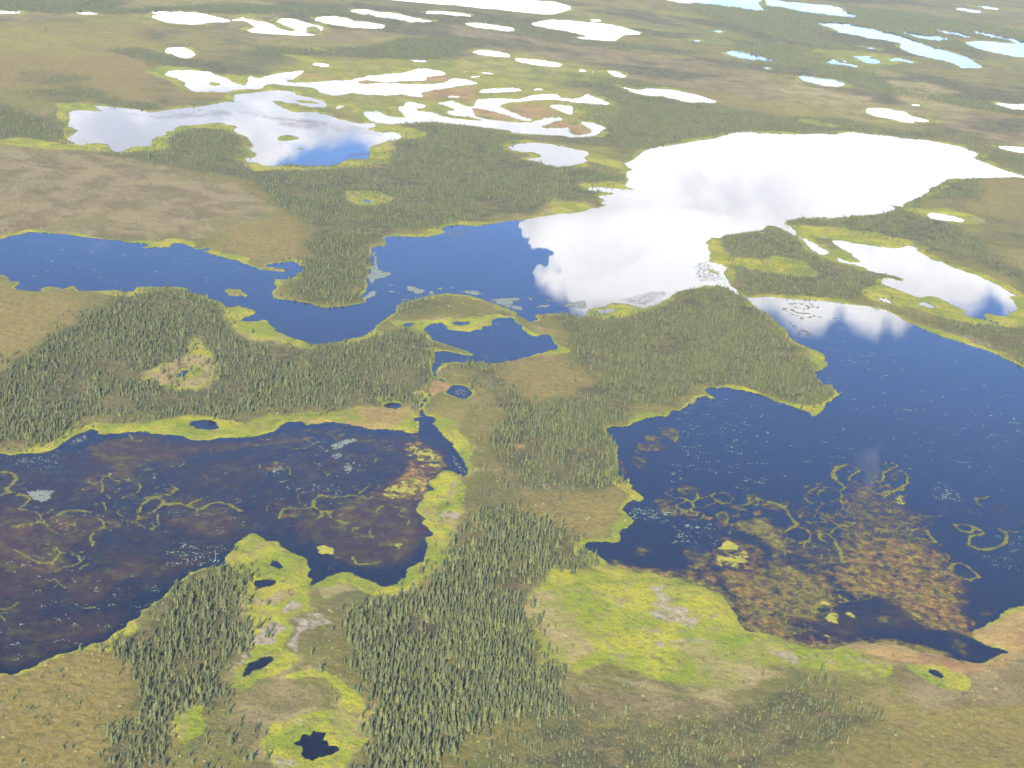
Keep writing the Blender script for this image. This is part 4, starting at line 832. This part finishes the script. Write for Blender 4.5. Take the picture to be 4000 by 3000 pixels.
rc = MIX(nt, MR(nt, NZ(nt, P, .05, 3), .42, .62), (.150, .185, .012), (.275, .250, .020))
rc = MIX(nt, MR(nt, vf, .55, .75), rc, (.100, .110, .022))
c = MIX(nt, MA(nt, 'MULTIPLY', thr(z3[1], mid, .36, .7), .95), c, rc)
oc = MIX(nt, MR(nt, mid, .36, .6), (.215, .115, .045), (.290, .190, .060))
c = MIX(nt, thr(z2[1], fine, .35, .9), c, oc)
pc = MIX(nt, MR(nt, fine, .35, .65), (.205, .165, .100), (.290, .235, .160))
c = MIX(nt, thr(MA(nt, 'MULTIPLY', z2[0], .9), fine, .32, 1.1), c, pc)
bed = MIX(nt, MR(nt, z3[2], .15, .8), (.010, .012, .018), MIX(nt, MR(nt, fine, .36, .66), (.055, .040, .026), (.130, .110, .040)))
wetn = attrn(nt, 'zd')
c = MIX(nt, MR(nt, NZ(nt, P, .11, 6, .75), .50, .62, 0, .5), c, (.185, .135, .052))
c = MIX(nt, MR(nt, NZ(nt, P, .23, 5, .75), .56, .64, 0, .6), c, (.060, .070, .022))
c = MIX(nt, MR(nt, vf, .42, .62, 0, .7), c, MIX(nt, .45, c, (0.02, .02, .008)), 'MIX')
c = MIX(nt, MR(nt, NZ(nt, P, .16, 4, .7), .45, .62, 0, .35), c, MIX(nt, .5, c, (.10, .055, .02)))
c = MIX(nt, MR(nt, NZ(nt, P, .9, 2, .6), .58, .74, 0, .5), c, (.24, .20, .07))
c = MIX(nt, wetn[0], c, bed)
LK(nt, c, bs.inputs['Base Color'])
bp = NN(nt, 'ShaderNodeBump'); bp.inputs['Strength'].default_value = .8; bp.inputs['Distance'].default_value = .9
LK(nt, MA(nt, 'ADD', fine, NZ(nt, P, .12, 5, .7)), bp.inputs['Height']); LK(nt, bp.outputs[0], bs.inputs['Normal'])

me, _ = mesh_grid('ground', X_, Y_, hgt)
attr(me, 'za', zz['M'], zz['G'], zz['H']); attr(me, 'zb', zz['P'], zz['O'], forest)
attr(me, 'zc', zz['Y'], rim, sub); attr(me, 'zd', sst(-shore, -.15, .35))
link('ground', me, gm, kind='structure')

# water ------------------------------------------------------------------
wm = bpy.data.materials.new('lake_water'); wm.use_nodes = True; nt = wm.node_tree; nt.nodes.clear()
geo = NN(nt, 'ShaderNodeNewGeometry'); P = geo.outputs['Position']
tr = NN(nt, 'ShaderNodeBsdfTransparent'); tr.inputs[0].default_value = (.62, .64, .66, 1)
gl = NN(nt, 'ShaderNodeBsdfGlossy'); gl.inputs[0].default_value = (1, 1, 1, 1); gl.inputs['Roughness'].default_value = .008
fr = NN(nt, 'ShaderNodeFresnel'); fr.inputs[0].default_value = 1.34
ms = NN(nt, 'ShaderNodeMixShader'); LK(nt, fr.outputs[0], ms.inputs[0]); LK(nt, tr.outputs[0], ms.inputs[1]); LK(nt, gl.outputs[0], ms.inputs[2])
mo = NN(nt, 'ShaderNodeOutputMaterial'); LK(nt, ms.outputs[0], mo.inputs[0])
reach = (dw0 < GT / FP * ST * 1.6 + 3.6)
reach = reach[1:, 1:] | reach[:-1, 1:] | reach[1:, :-1] | reach[:-1, :-1]
ownq = np.maximum.reduce([own[:-1, :-1]]); oq = own.copy()
for sh_i in ((1, 0), (0, 1), (1, 1)):
    nb_ = own[sh_i[0]:own.shape[0] - 1 + sh_i[0], sh_i[1]:own.shape[1] - 1 + sh_i[1]]; ownq = np.where(ownq < 0, nb_, ownq)
for i, (k, Pl) in enumerate(lakes):
    keep = reach & (ownq == i)
    if not keep.any(): continue
    me, _ = mesh_grid('lake', GX, GY, np.zeros_like(GX), keep)
    link('lake' if k in 'ABCDEFGHa' else ('stream' if k == 'c' else 'pond'), me, wm, kind='structure')

# floating and emergent plant mats --------------------------------------
mm, nt, bs = newmat('floating_plants', .8)
geo = NN(nt, 'ShaderNodeNewGeometry'); P = geo.outputs['Position']
m1 = attrn(nt, 'ma'); m2 = attrn(nt, 'mb')
fine = NZ(nt, P, .45, 4, .65); mid = NZ(nt, P, .09, 4, .6)
na = NZ(nt, P, .20, 8, .72, .5); nb = NZ(nt, P, .5, 6, .72); nm = MA(nt, 'MULTIPLY_ADD', NZ(nt, P, .055, 4, .6), .5, MA(nt, 'MULTIPLY', na, .5))
def al(cv_, n, top=1.0, w=.10):
    """cover (0-1) against noise spread over .3-.7"""
    t = MA(nt, 'SUBTRACT', MA(nt, 'MULTIPLY_ADD', cv_, .52, .24), n)
    return MA(nt, 'MULTIPLY', MA(nt, 'MULTIPLY', MR(nt, t, -w * .5, w), MR(nt, cv_, .02, .14)), top)
aC = al(m1[0], na); aO = al(m1[1], na, .88, .26); aL = al(m1[2], nb, .85, .08); aR = al(MA(nt, 'MULTIPLY', m2[0], 1.05), na, .82, .22); aB = al(m2[1], na, .82, .28); aS = al(m2[2], MA(nt, 'MULTIPLY_ADD', NZ(nt, P, .016, 5, .6, .8), .62, MA(nt, 'MULTIPLY', na, .38)), .54, .26)
c = MIX(nt, MR(nt, NZ(nt, P, .13, 5, .7), .46, .62), (.066, .036, .038), (.110, .090, .028))
c = MIX(nt, aB, c, MIX(nt, MR(nt, fine, .4, .6), (.115, .118, .018), (.235, .195, .032)))
c = MIX(nt, aO, c, MIX(nt, MR(nt, mid, .52, .64), MIX(nt, MR(nt, fine, .4, .62), (.140, .078, .024), (.290, .165, .042)), (.150, .135, .026)))
c = MIX(nt, aR, c, MIX(nt, MR(nt, fine, .4, .6), (.095, .115, .014), (.180, .160, .022)))
c = MIX(nt, aL, c, MIX(nt, fine, (.130, .165, .120), (.210, .240, .165)))
c = MIX(nt, aC, c, MIX(nt, MR(nt, fine, .4, .6), (.170, .195, .016), (.300, .225, .036)))
LK(nt, c, bs.inputs['Base Color'])
am = aC
for q in (aO, aL, aR, aB, aS): am = MA(nt, 'MAXIMUM', am, q)
LK(nt, am, bs.inputs['Alpha'])
core = inside & (shore < 1.0)
MA_, MB_ = A_ + (n1 * 4 + n2 * 1.6) / px, B_ + ((fbm(X_ - 333, Y_ + 60, 9, 4) - .5) * 4 + (fbm(X_ + 90, Y_ - 60, 3.0, 3) - .5) * 1.6) / px * .5
mc_ = {k: np.where(core, samp(v, MA_, MB_), 0) for k, v in MT.items()}
rg = np.where(core, samp(RG, MA_, MB_), 0)
fringe = .40 * sst(shore, -5, -.5) * sst(fbm(X_ + 300, Y_ + 40, 26, 3), .55, .72)
rimx = np.maximum(.75 * sst(shore, -1.6, .6) * sst(fbm(X_ + 30, Y_ + 40, 16, 3), .42, .55), rg)
cov = np.maximum.reduce([mc_['C'], mc_['B'], mc_['O'], mc_['L'], rimx, fringe, mc_['S']])
k = (cov > .04) & core
kq = k[1:, 1:] | k[:-1, 1:] | k[1:, :-1] | k[:-1, :-1]
kq &= (np.abs(A_[1:, 1:]) < 2250)
me, sel = mesh_grid('floating_plants', X_, Y_, np.full_like(X_, .035), kq)
ff = lambda q: q.reshape(-1)[sel]
attr(me, 'ma', ff(mc_['C']), ff(mc_['O']), ff(np.maximum(mc_['L'], fringe))); attr(me, 'mb', ff(rimx), ff(mc_['B']), ff(mc_['S']))
link('floating_plants', me, mm, kind='stuff', label='lime and rusty floating plant mats and rings on dark lake water', category='floating plants')

# water lily pads: clusters of small leaf discs ---------------------------
pv = []; pf = []
for ln in PADS.strip().splitlines():
    h, s = ln.split('|'); n, r = h.split()
    for Pp in npts(s):
        Pp = rot(Pp); a0, b0 = Pp.min(0); a1, b1 = Pp.max(0)
        cnt = 0
        while cnt < int(n) * .9:
            a = rng.uniform(a0, a1); b = rng.uniform(b0, b1); cnt += 1
            x, y, t = world(a, b)
            if samp(dw, np.array([a]), np.array([b]))[0] > -1.5: continue
            px_ = t / FP; sc = max(1.0, px_ * 4)
            for q in range(rng.integers(2, 9)):
                ang = rng.uniform(0, 6.28); rr = abs(rng.normal(0, 1.3)) * sc
                cx, cy = x + math.cos(ang) * rr * 1.6, y + math.sin(ang) * rr
                rad = rng.uniform(.2, .62) * sc * .7 * float(r); k0 = len(pv)
                nv = 7; e = rng.uniform(.6, 1)
                for v in range(nv):
                    th = v / nv * 6.283 + ang; w2 = rad * rng.uniform(.7, 1.15)
                    pv.append((cx + math.cos(th) * w2, cy + math.sin(th) * w2 * e, .03 + rng.uniform(0, .03)))
                pv.append((cx, cy, .05))
                for v in range(nv): pf.append((k0 + v, k0 + (v + 1) % nv, k0 + nv))
lm, nt, bs = newmat('lily_leaf', .55)
oi = NN(nt, 'ShaderNodeNewGeometry')
c = MIX(nt, NZ(nt, oi.outputs['Position'], .25, 2), (.13, .18, .09), (.27, .32, .19)); LK(nt, c, bs.inputs['Base Color'])
me = raw_mesh('water_lily_pads', np.array(pv), np.array(pf), False)
link('water_lily_pads', me, lm, kind='stuff', label='scattered pale green lily pads on the open blue water', category='lily pads')

# ---------------------------------------------------------------- trees
fm, nt, bs = newmat('spruce_needles', .85)
oi = NN(nt, 'ShaderNodeObjectInfo'); at = NN(nt, 'ShaderNodeAttribute', attribute_name='tint')
rnd = MA(nt, 'FRACT', MA(nt, 'ADD', oi.outputs['Random'], at.outputs['Fac']))
c = MIX(nt, MR(nt, rnd, 0, .75, smooth=False), (.044, .054, .024), (.106, .116, .040))
c = MIX(nt, MR(nt, rnd, .90, .98), c, (.150, .145, .040))
geo = NN(nt, 'ShaderNodeNewGeometry')
c = MIX(nt, MR(nt, NZ(nt, geo.outputs['Position'], 1.2, 2), .35, .7, 0, .45), c, (.050, .065, .035))
LK(nt, c, bs.inputs['Base Color'])
bm_, nt, bs = newmat('spruce_bark', .95); bs.inputs['Base Color'].default_value = (.12, .10, .085, 1)
dm_, nt, bs = newmat('bleached_wood', .9); bs.inputs['Base Color'].default_value = (.22, .20, .18, 1)

def spruce(seed, h, r, top=.5, layers=15, per=9):
    """narrow northern spruce: whorls of drooping, ragged bough fans round a spire"""
    R = random.Random(seed); V = []; F = []
    for L in range(layers):
        t = L / (layers - 1); z = h * (.06 + .92 * t)
        rad = r * ((1 - t) ** .75) * (1 + .22 * math.sin(t * 9 + seed)) + .07
        if seed % 2 and t > .8: rad += r * .16          # club top
        rad *= R.uniform(.68, 1.22)
        k = max(4, int(per * (1 - .45 * t)))
        for i in range(k):
            an = (i + R.uniform(-.3, .3)) / k * 6.283 + L * 1.7
            rr = rad * R.choice((.6, .8, .95, 1.1, 1.35)); dr = h * .045 + rr * R.uniform(.35, .7)
            w = R.uniform(.38, .6) * rr + .07
            ca, sa = math.cos(an), math.sin(an); b = len(V)
            V += [(0.02 * ca, 0.02 * sa, z + h * .055), (ca * rr * .62 - sa * w, sa * rr * .62 + ca * w, z - dr * .5),
                  (ca * rr, sa * rr, z - dr), (ca * rr * .62 + sa * w, sa * rr * .62 - ca * w, z - dr * .5),
                  (ca * rr * .55, sa * rr * .55, z - dr * .12)]
            F += [(b, b + 1, b + 4), (b + 1, b + 2, b + 4), (b + 2, b + 3, b + 4), (b + 3, b, b + 4)]
    b = len(V); V += [(.06, 0, h * .93), (-.05, .05, h * .93), (-.03, -.05, h * .93), (0, 0, h * 1.04)]
    F += [(b, b + 1, b + 3), (b + 1, b + 2, b + 3), (b + 2, b, b + 3)]
    cme = raw_mesh('spruce_crown', np.array(V), np.array(F), False); cme.materials.append(fm)
    V = []; F = []; n = 6
    for j, (z, q) in enumerate(((0, .13), (.25 * h, .10), (.6 * h, .06), (.97 * h, .015))):
        V += [(math.cos(i / n * 6.283) * q * h / 7, math.sin(i / n * 6.283) * q * h / 7, z - .1) for i in range(n)]
        if j: F += [((j - 1) * n + i, (j - 1) * n + (i + 1) % n, j * n + (i + 1) % n, j * n + i) for i in range(n)]
    tme = raw_mesh('spruce_trunk', np.array(V), np.array(F)); tme.materials.append(bm_)
    return cme, tme
KINDS = [spruce(1, 7, .85), spruce(2, 7, 1.05), spruce(3, 7, .66), spruce(4, 7, 1.30, per=11), spruce(5, 7, .9, layers=12), spruce(6, 7, .75)]

cellA = ST * GT / FP; 
dY = np.abs(np.gradient(GY, axis=0)); area = cellA * dY
openl = 1 - np.clip(samp(np.maximum(Z['M'], np.maximum(Z['P'], Z['Y'] * .8)), GA, GB) * 1.3, 0, 1)
patch = sst(fbm(GX + 31, GY - 12, 26, 4, .6), .30, .52)
dens = DEN * (3.7 + 2.2 * sst(GT, 650, 1000) + 4 * sst(GT, 1100, 1900)) * (.10 + 1.0 * patch) * (.35 + .9 * sst(fbm(GX - 91, GY + 65, 9, 3, .6), .3, .6)) * (.25 + .75 * openl)
back = .0035 + .004 * sst(fbm(GX + 900, GY, 60, 3), .5, .7) * (1 - Z['G'] * .8)
farb = sst(GT, 1000, 1700)
back = back * (1 + farb) + .16 * farb * sst(fbm(GX * .5, GY + 700, 150, 5, .6), .53, .60) * (1 - np.clip(Z['G'] + Z['Y'], 0, 1) * .9)
dens = np.maximum(dens, back * openl)
dens *= (dw > 1.6) * (samp(MT['B'], GA, GB) < .1)
lam = dens * area * (1 - .2 * farb)
cnt = rng.poisson(lam)
jj, ii = np.nonzero(cnt); rep = cnt[jj, ii]; jj = np.repeat(jj, rep); ii = np.repeat(ii, rep)
ta = RA[ii] + rng.uniform(-.5, .5, len(ii)) * ST; tb = RB[jj] + rng.uniform(-.5, .5, len(ii)) * ST
tx, ty, tt = world(ta, tb)
sdw = samp(dw, ta, tb)
hloc = samp(HGT, ta, tb) * (.96 - .22 * sst(tt, 650, 1100))
th = hloc * rng.lognormal(0, .27, len(ta)) * (.38 + .85 * rng.random(len(ta)) ** .9)
th = np.clip(th * .50, .7, 6.2)
ok = sdw > 1.2
tx, ty, tt, th, ta, tb = [q[ok] for q in (tx, ty, tt, th, ta, tb)]
inf = (np.abs(ta * cr - tb * sr) < 2000) & (np.abs(ta * sr + tb * cr) < 1500)
print('TREES', len(tx), 'in frame', inf.sum(), 'near', (tt < 1000).sum())
tvar = rng.integers(0, 6, len(tx)); trot = rng.uniform(0, 6.28, len(tx))
tz = np.full(len(tx), .12)

# the 300 largest in view are trees of their own
U_ = 2000 + ta * cr - tb * sr; V_ = 1500 + ta * sr + tb * cr
big_ = np.where(inf & (V_ < 2985) & (V_ > 100), th / tt, 0)
top = np.argsort(-big_)[:300]
def where(u, v):
    x, y = u / 1.8083, v / 1.8083
    if x < 300 and y > 1400: return 'on the golden tundra in the lower left corner'
    if x < 600 and y < 1420: return 'in the lower left lakeside wood'
    if x < 640 and y < 1600 and y > 1420: return 'beside the small green bog'
    if x < 800: return 'near the round dark pond at the bottom'
    if x < 960 and y > 1250: return 'on the left edge of the tall central wood'
    if x < 1260 and y > 1450: return 'at the bottom end of the tall central wood'
    if x < 1300 and y > 1100: return 'inside the tall central wood'
    if x < 1400: return 'on the narrow neck of land between both lakes'
    if x < 1650: return 'on brown heath below the pale meadow'
    return 'on the heath in the lower right corner'
def size(h):
    return 'very tall' if h > 5.2 else 'tall' if h > 4.5 else 'medium' if h > 3.7 else 'small'
shape = ['slender club topped', 'full skirted', 'very thin', 'broad bushy', 'ragged', 'neat pointed']
base = {}
for q, i in enumerate(top):
    k = int(tvar[i])
    if k not in base:
        root = bpy.data.objects.new('spruce_tree', None); crn = bpy.data.objects.new('crown', KINDS[k][0]); trk = bpy.data.objects.new('trunk', KINDS[k][1])
        base[k] = (root, crn, trk); r2, c2, t2 = root, crn, trk
    else:
        r2, c2, t2 = (o.copy() for o in base[k])
    for o in (r2, c2, t2): COL.objects.link(o)
    c2.parent = r2; t2.parent = r2
    r2.location = (tx[i], ty[i], tz[i]); r2.rotation_euler = (rng.normal(0, .03), rng.normal(0, .03), trot[i])
    s = th[i] / 7; r2.scale = (s * 1.35, s * 1.35, s)
    r2['label'] = '%s %s spruce %s' % (size(th[i]), shape[k], where(U_[i], V_[i]))
    r2['category'] = 'spruce tree'; r2['group'] = 'spruce trees of the near woods'

rest = np.setdiff1d(np.arange(len(tx)), top)
NEAR = tt[rest] < 1150
nr = rest[NEAR]; fr_ = rest[~NEAR]
# far ones: three ragged cones each, merged
def far_trees(ix):
    m = len(ix); n = 5; ang = np.arange(n) / n * 6.283
    co = []; fa = []; tn = []
    lay = ((.04, .46, .17), (.28, .74, .125), (.55, 1.04, .085))
    base_i = np.arange(m) * (n + 1) * 3
    allco = np.zeros((m, 3, n + 1, 3), np.float32); faces = np.zeros((m, 3, n, 3), np.int32)
    for L, (z0, z1_, rr) in enumerate(lay):
        r_ = th[ix, None] * rr * (.8 + .5 * rng.random((m, n)))
        a = ang[None] + trot[ix, None] + L
        allco[:, L, :n, 0] = tx[ix, None] + np.cos(a) * r_; allco[:, L, :n, 1] = ty[ix, None] + np.sin(a) * r_
        allco[:, L, :n, 2] = tz[ix, None] + th[ix, None] * (z0 + .05 * rng.random((m, n)))
        allco[:, L, n, 0] = tx[ix]; allco[:, L, n, 1] = ty[ix]; allco[:, L, n, 2] = tz[ix] + th[ix] * z1_
        for v in range(n):
            faces[:, L, v, 0] = base_i + L * (n + 1) + v; faces[:, L, v, 1] = base_i + L * (n + 1) + (v + 1) % n; faces[:, L, v, 2] = base_i + L * (n + 1) + n
    return allco.reshape(-1, 3), faces.reshape(-1, 3), np.repeat(rng.random(m), 3 * (n + 1))
fco, ffa, ftn = far_trees(fr_)
nco = np.stack([tx[nr], ty[nr], tz[nr]], 1)
co = np.concatenate([fco, nco]); me = raw_mesh('spruce_forest', co, ffa, False)
nF = len(fco); nN = len(nco)
def fattr(name, typ, far, near):
    a = me.attributes.new(name, typ, 'POINT'); a.data.foreach_set('value', np.concatenate([far, near]))
fattr('tint', 'FLOAT', ftn.astype(np.float32), np.zeros(nN, np.float32))
fattr('species', 'INT', np.full(nF, -1, np.int32), tvar[nr].astype(np.int32))
fattr('turn', 'FLOAT', np.zeros(nF, np.float32), trot[nr].astype(np.float32))
sv = np.zeros((nF + nN, 3), np.float32); wv = 1.35 * rng.lognormal(0, .2, nN) * (th[nr] / 7) ** .8 * .85
sv[nF:, 0] = wv; sv[nF:, 1] = wv * rng.uniform(.85, 1.15, nN); sv[nF:, 2] = th[nr] / 7
a = me.attributes.new('size', 'FLOAT_VECTOR', 'POINT'); a.data.foreach_set('vector', sv.ravel())
me.materials.append(fm)
fo = bpy.data.objects.new('spruce_forest', me); COL.objects.link(fo)
fo['kind'] = 'stuff'; fo['label'] = 'dark spruce woods covering the land between the lakes'; fo['category'] = 'forest'
g = bpy.data.node_groups.new('forest_points', 'GeometryNodeTree')
g.interface.new_socket('Geometry', in_out='INPUT', socket_type='NodeSocketGeometry'); g.interface.new_socket('Geometry', in_out='OUTPUT', socket_type='NodeSocketGeometry')
gi = g.nodes.new('NodeGroupInput'); go = g.nodes.new('NodeGroupOutput'); jn = g.nodes.new('GeometryNodeJoinGeometry')
def named(n, t):
    x = g.nodes.new('GeometryNodeInputNamedAttribute'); x.data_type = t; x.inputs[0].default_value = n; return x.outputs['Attribute']
sp_, tu, si = named('species', 'INT'), named('turn', 'FLOAT'), named('size', 'FLOAT_VECTOR')
cx = g.nodes.new('ShaderNodeCombineXYZ'); g.links.new(tu, cx.inputs[2])
g.links.new(gi.outputs[0], jn.inputs[0])
for k in range(6):
    if k not in base: continue
    jj_ = g.nodes.new('GeometryNodeJoinGeometry')
    for o in base[k][1:]:
        on = g.nodes.new('GeometryNodeObjectInfo'); on.transform_space = 'ORIGINAL'; on.inputs['Object'].default_value = o
        g.links.new(on.outputs['Geometry'], jj_.inputs[0])
    eq = g.nodes.new('FunctionNodeCompare'); eq.data_type = 'INT'; eq.operation = 'EQUAL'
    g.links.new(sp_, eq.inputs[2]); eq.inputs[3].default_value = k
    ip = g.nodes.new('GeometryNodeInstanceOnPoints')
    g.links.new(gi.outputs[0], ip.inputs['Points']); g.links.new(eq.outputs[0], ip.inputs['Selection'])
    g.links.new(jj_.outputs[0], ip.inputs['Instance']); g.links.new(cx.outputs[0], ip.inputs['Rotation']); g.links.new(si, ip.inputs['Scale'])
    g.links.new(ip.outputs[0], jn.inputs[0])
g.links.new(jn.outputs[0], go.inputs[0])
md = fo.modifiers.new('forest_points', 'NODES'); md.node_group = g

# low shrubs -------------------------------------------------------------
sdn = (.05 * sst(fbm(GX - 50, GY + 20, 18, 3), .50, .64) + .006) * openl * (dw > 2.0) * (GT < 1400)
sc_ = rng.poisson(sdn * area * .8); jj, ii = np.nonzero(sc_); rep = sc_[jj, ii]; jj = np.repeat(jj, rep); ii = np.repeat(ii, rep)
sa = RA[ii] + rng.uniform(-.5, .5, len(ii)) * ST; sb = RB[jj] + rng.uniform(-.5, .5, len(ii)) * ST
sx, sy, _t = world(sa, sb); m = len(sx); n = 6
print('SHRUBS', m)
sr_ = rng.uniform(.35, 1.1, m); sh_ = sr_ * rng.uniform(.6, 1.3, m)
C3 = np.zeros((m, 2 * n + 1, 3), np.float32); a0 = rng.uniform(0, 6.28, m)
for v in range(n):
    a = a0 + v / n * 6.283; q = sr_ * rng.uniform(.7, 1.3, m)
    C3[:, v] = np.stack([sx + np.cos(a) * q, sy + np.sin(a) * q, np.full(m, .05)], 1)
    a = a + .4; q = sr_ * rng.uniform(.4, .9, m)
    C3[:, n + v] = np.stack([sx + np.cos(a) * q, sy + np.sin(a) * q, sh_ * rng.uniform(.5, .9, m)], 1)
C3[:, 2 * n] = np.stack([sx, sy, sh_], 1)
bi = np.arange(m) * (2 * n + 1); F3 = []
for v in range(n):
    w2 = (v + 1) % n
    F3 += [np.stack([bi + v, bi + w2, bi + n + v], 1), np.stack([bi + w2, bi + n + w2, bi + n + v], 1), np.stack([bi + n + v, bi + n + w2, bi + 2 * n], 1)]
sm, nt, bs = newmat('shrub_leaves', .85)
at = NN(nt, 'ShaderNodeAttribute', attribute_name='tint'); r = at.outputs['Fac']
c = MIX(nt, MR(nt, r, 0, .6, smooth=False), (.085, .095, .035), (.150, .145, .045)); c = MIX(nt, MR(nt, r, .92, .99), c, (.170, .090, .030))
LK(nt, c, bs.inputs['Base Color'])
me = raw_mesh('low_shrubs', C3.reshape(-1, 3), np.concatenate(F3), False)
a = me.attributes.new('tint', 'FLOAT', 'POINT'); a.data.foreach_set('value', np.repeat(rng.random(m), 2 * n + 1).astype(np.float32))
link('low_shrubs', me, sm, kind='stuff', label='low olive and russet shrubs dotted over the open tundra', category='shrubs')

# bleached standing dead spruces -------------------------------------------
def snag(seed, h):
    R = random.Random(seed); V = []; F = []; n = 5
    for j, (z, q) in enumerate(((-.1, .16), (.4 * h, .11), (.8 * h, .06), (h, .02))):
        V += [(math.cos(i / n * 6.283) * q, math.sin(i / n * 6.283) * q, z) for i in range(n)]
        if j: F += [((j - 1) * n + i, (j - 1) * n + (i + 1) % n, j * n + (i + 1) % n, j * n + i) for i in range(n)]
    tr_ = raw_mesh('snag_trunk', np.array(V), np.array(F)); V = []; F = []
    for i in range(26):
        z = h * R.uniform(.15, .95); an = R.uniform(0, 6.28); L = (1 - z / h) * 1.0 + .25; b = len(V)
        ca, sa_ = math.cos(an), math.sin(an)
        V += [(0, 0, z + .05), (0, 0, z - .05), (ca * L, sa_ * L, z - .25), (-sa_ * .05, ca * .05, z)]
        F += [(b, b + 1, b + 2), (b, b + 2, b + 3), (b + 1, b + 3, b + 2)]
    br_ = raw_mesh('snag_branches', np.array(V), np.array(F), False)
    return tr_, br_
sk = [snag(1, 6.5), snag(2, 8)]
for m_ in (m for k in sk for m in k): m_.materials.append(dm_)
SN = [(1660, 2455, 'bare grey dead spruce pole inside the tall central wood'), (105, 1760, 'whitish dead spruce on the bank of the lower left lake'), (205, 1752, 'bleached bushy dead spruce at the waterline of the lower left lake'),
      (415, 1655, 'thin pale dead spruce above the bright sedge bank at left'), (3260, 2760, 'grey dead spruce among live spruces in the lower right'),
      (842, 2190, 'pale dead spruce on the point beside the lily pads'), (2260, 2175, 'leafless grey spruce where the central wood meets the right lake')]
for q, (u, v, lab) in enumerate(SN):
    ra = rot([(u, v)])[0]; x, y, t = world(ra[0], ra[1])
    r2 = bpy.data.objects.new('dead_spruce', None); COL.objects.link(r2); r2.location = (x, y, .1); r2.rotation_euler = (.03, .02, q)
    s = .5 + .04 * q; r2.scale = (s, s, s)
    r2['label'] = lab; r2['category'] = 'dead tree'; r2['group'] = 'bleached dead spruces'
    for nme, mm_ in zip(('trunk', 'branches'), sk[q % 2]):
        o = bpy.data.objects.new(nme, mm_); COL.objects.link(o); o.parent = r2

# haze ---------------------------------------------------------------------
hx = 16000; V = [(x, y, z) for z in (-3, 345) for x, y in ((-hx, -1500), (hx, -1500), (hx, 24000), (-hx, 24000))]
hm = bpy.data.materials.new('haze'); hm.use_nodes = True; nt = hm.node_tree; nt.nodes.clear()
pvn = NN(nt, 'ShaderNodeVolumePrincipled'); pvn.inputs['Density'].default_value = .000042; pvn.inputs['Color'].default_value = (.82, .89, 1, 1)
mo = NN(nt, 'ShaderNodeOutputMaterial'); LK(nt, pvn.outputs[0], mo.inputs['Volume'])
me = raw_mesh('haze', np.array(V), np.array([(3, 2, 1, 0), (4, 5, 6, 7), (0, 1, 5, 4), (1, 2, 6, 5), (2, 3, 7, 6), (3, 0, 4, 7)]), False)
link('haze', me, hm, kind='stuff')
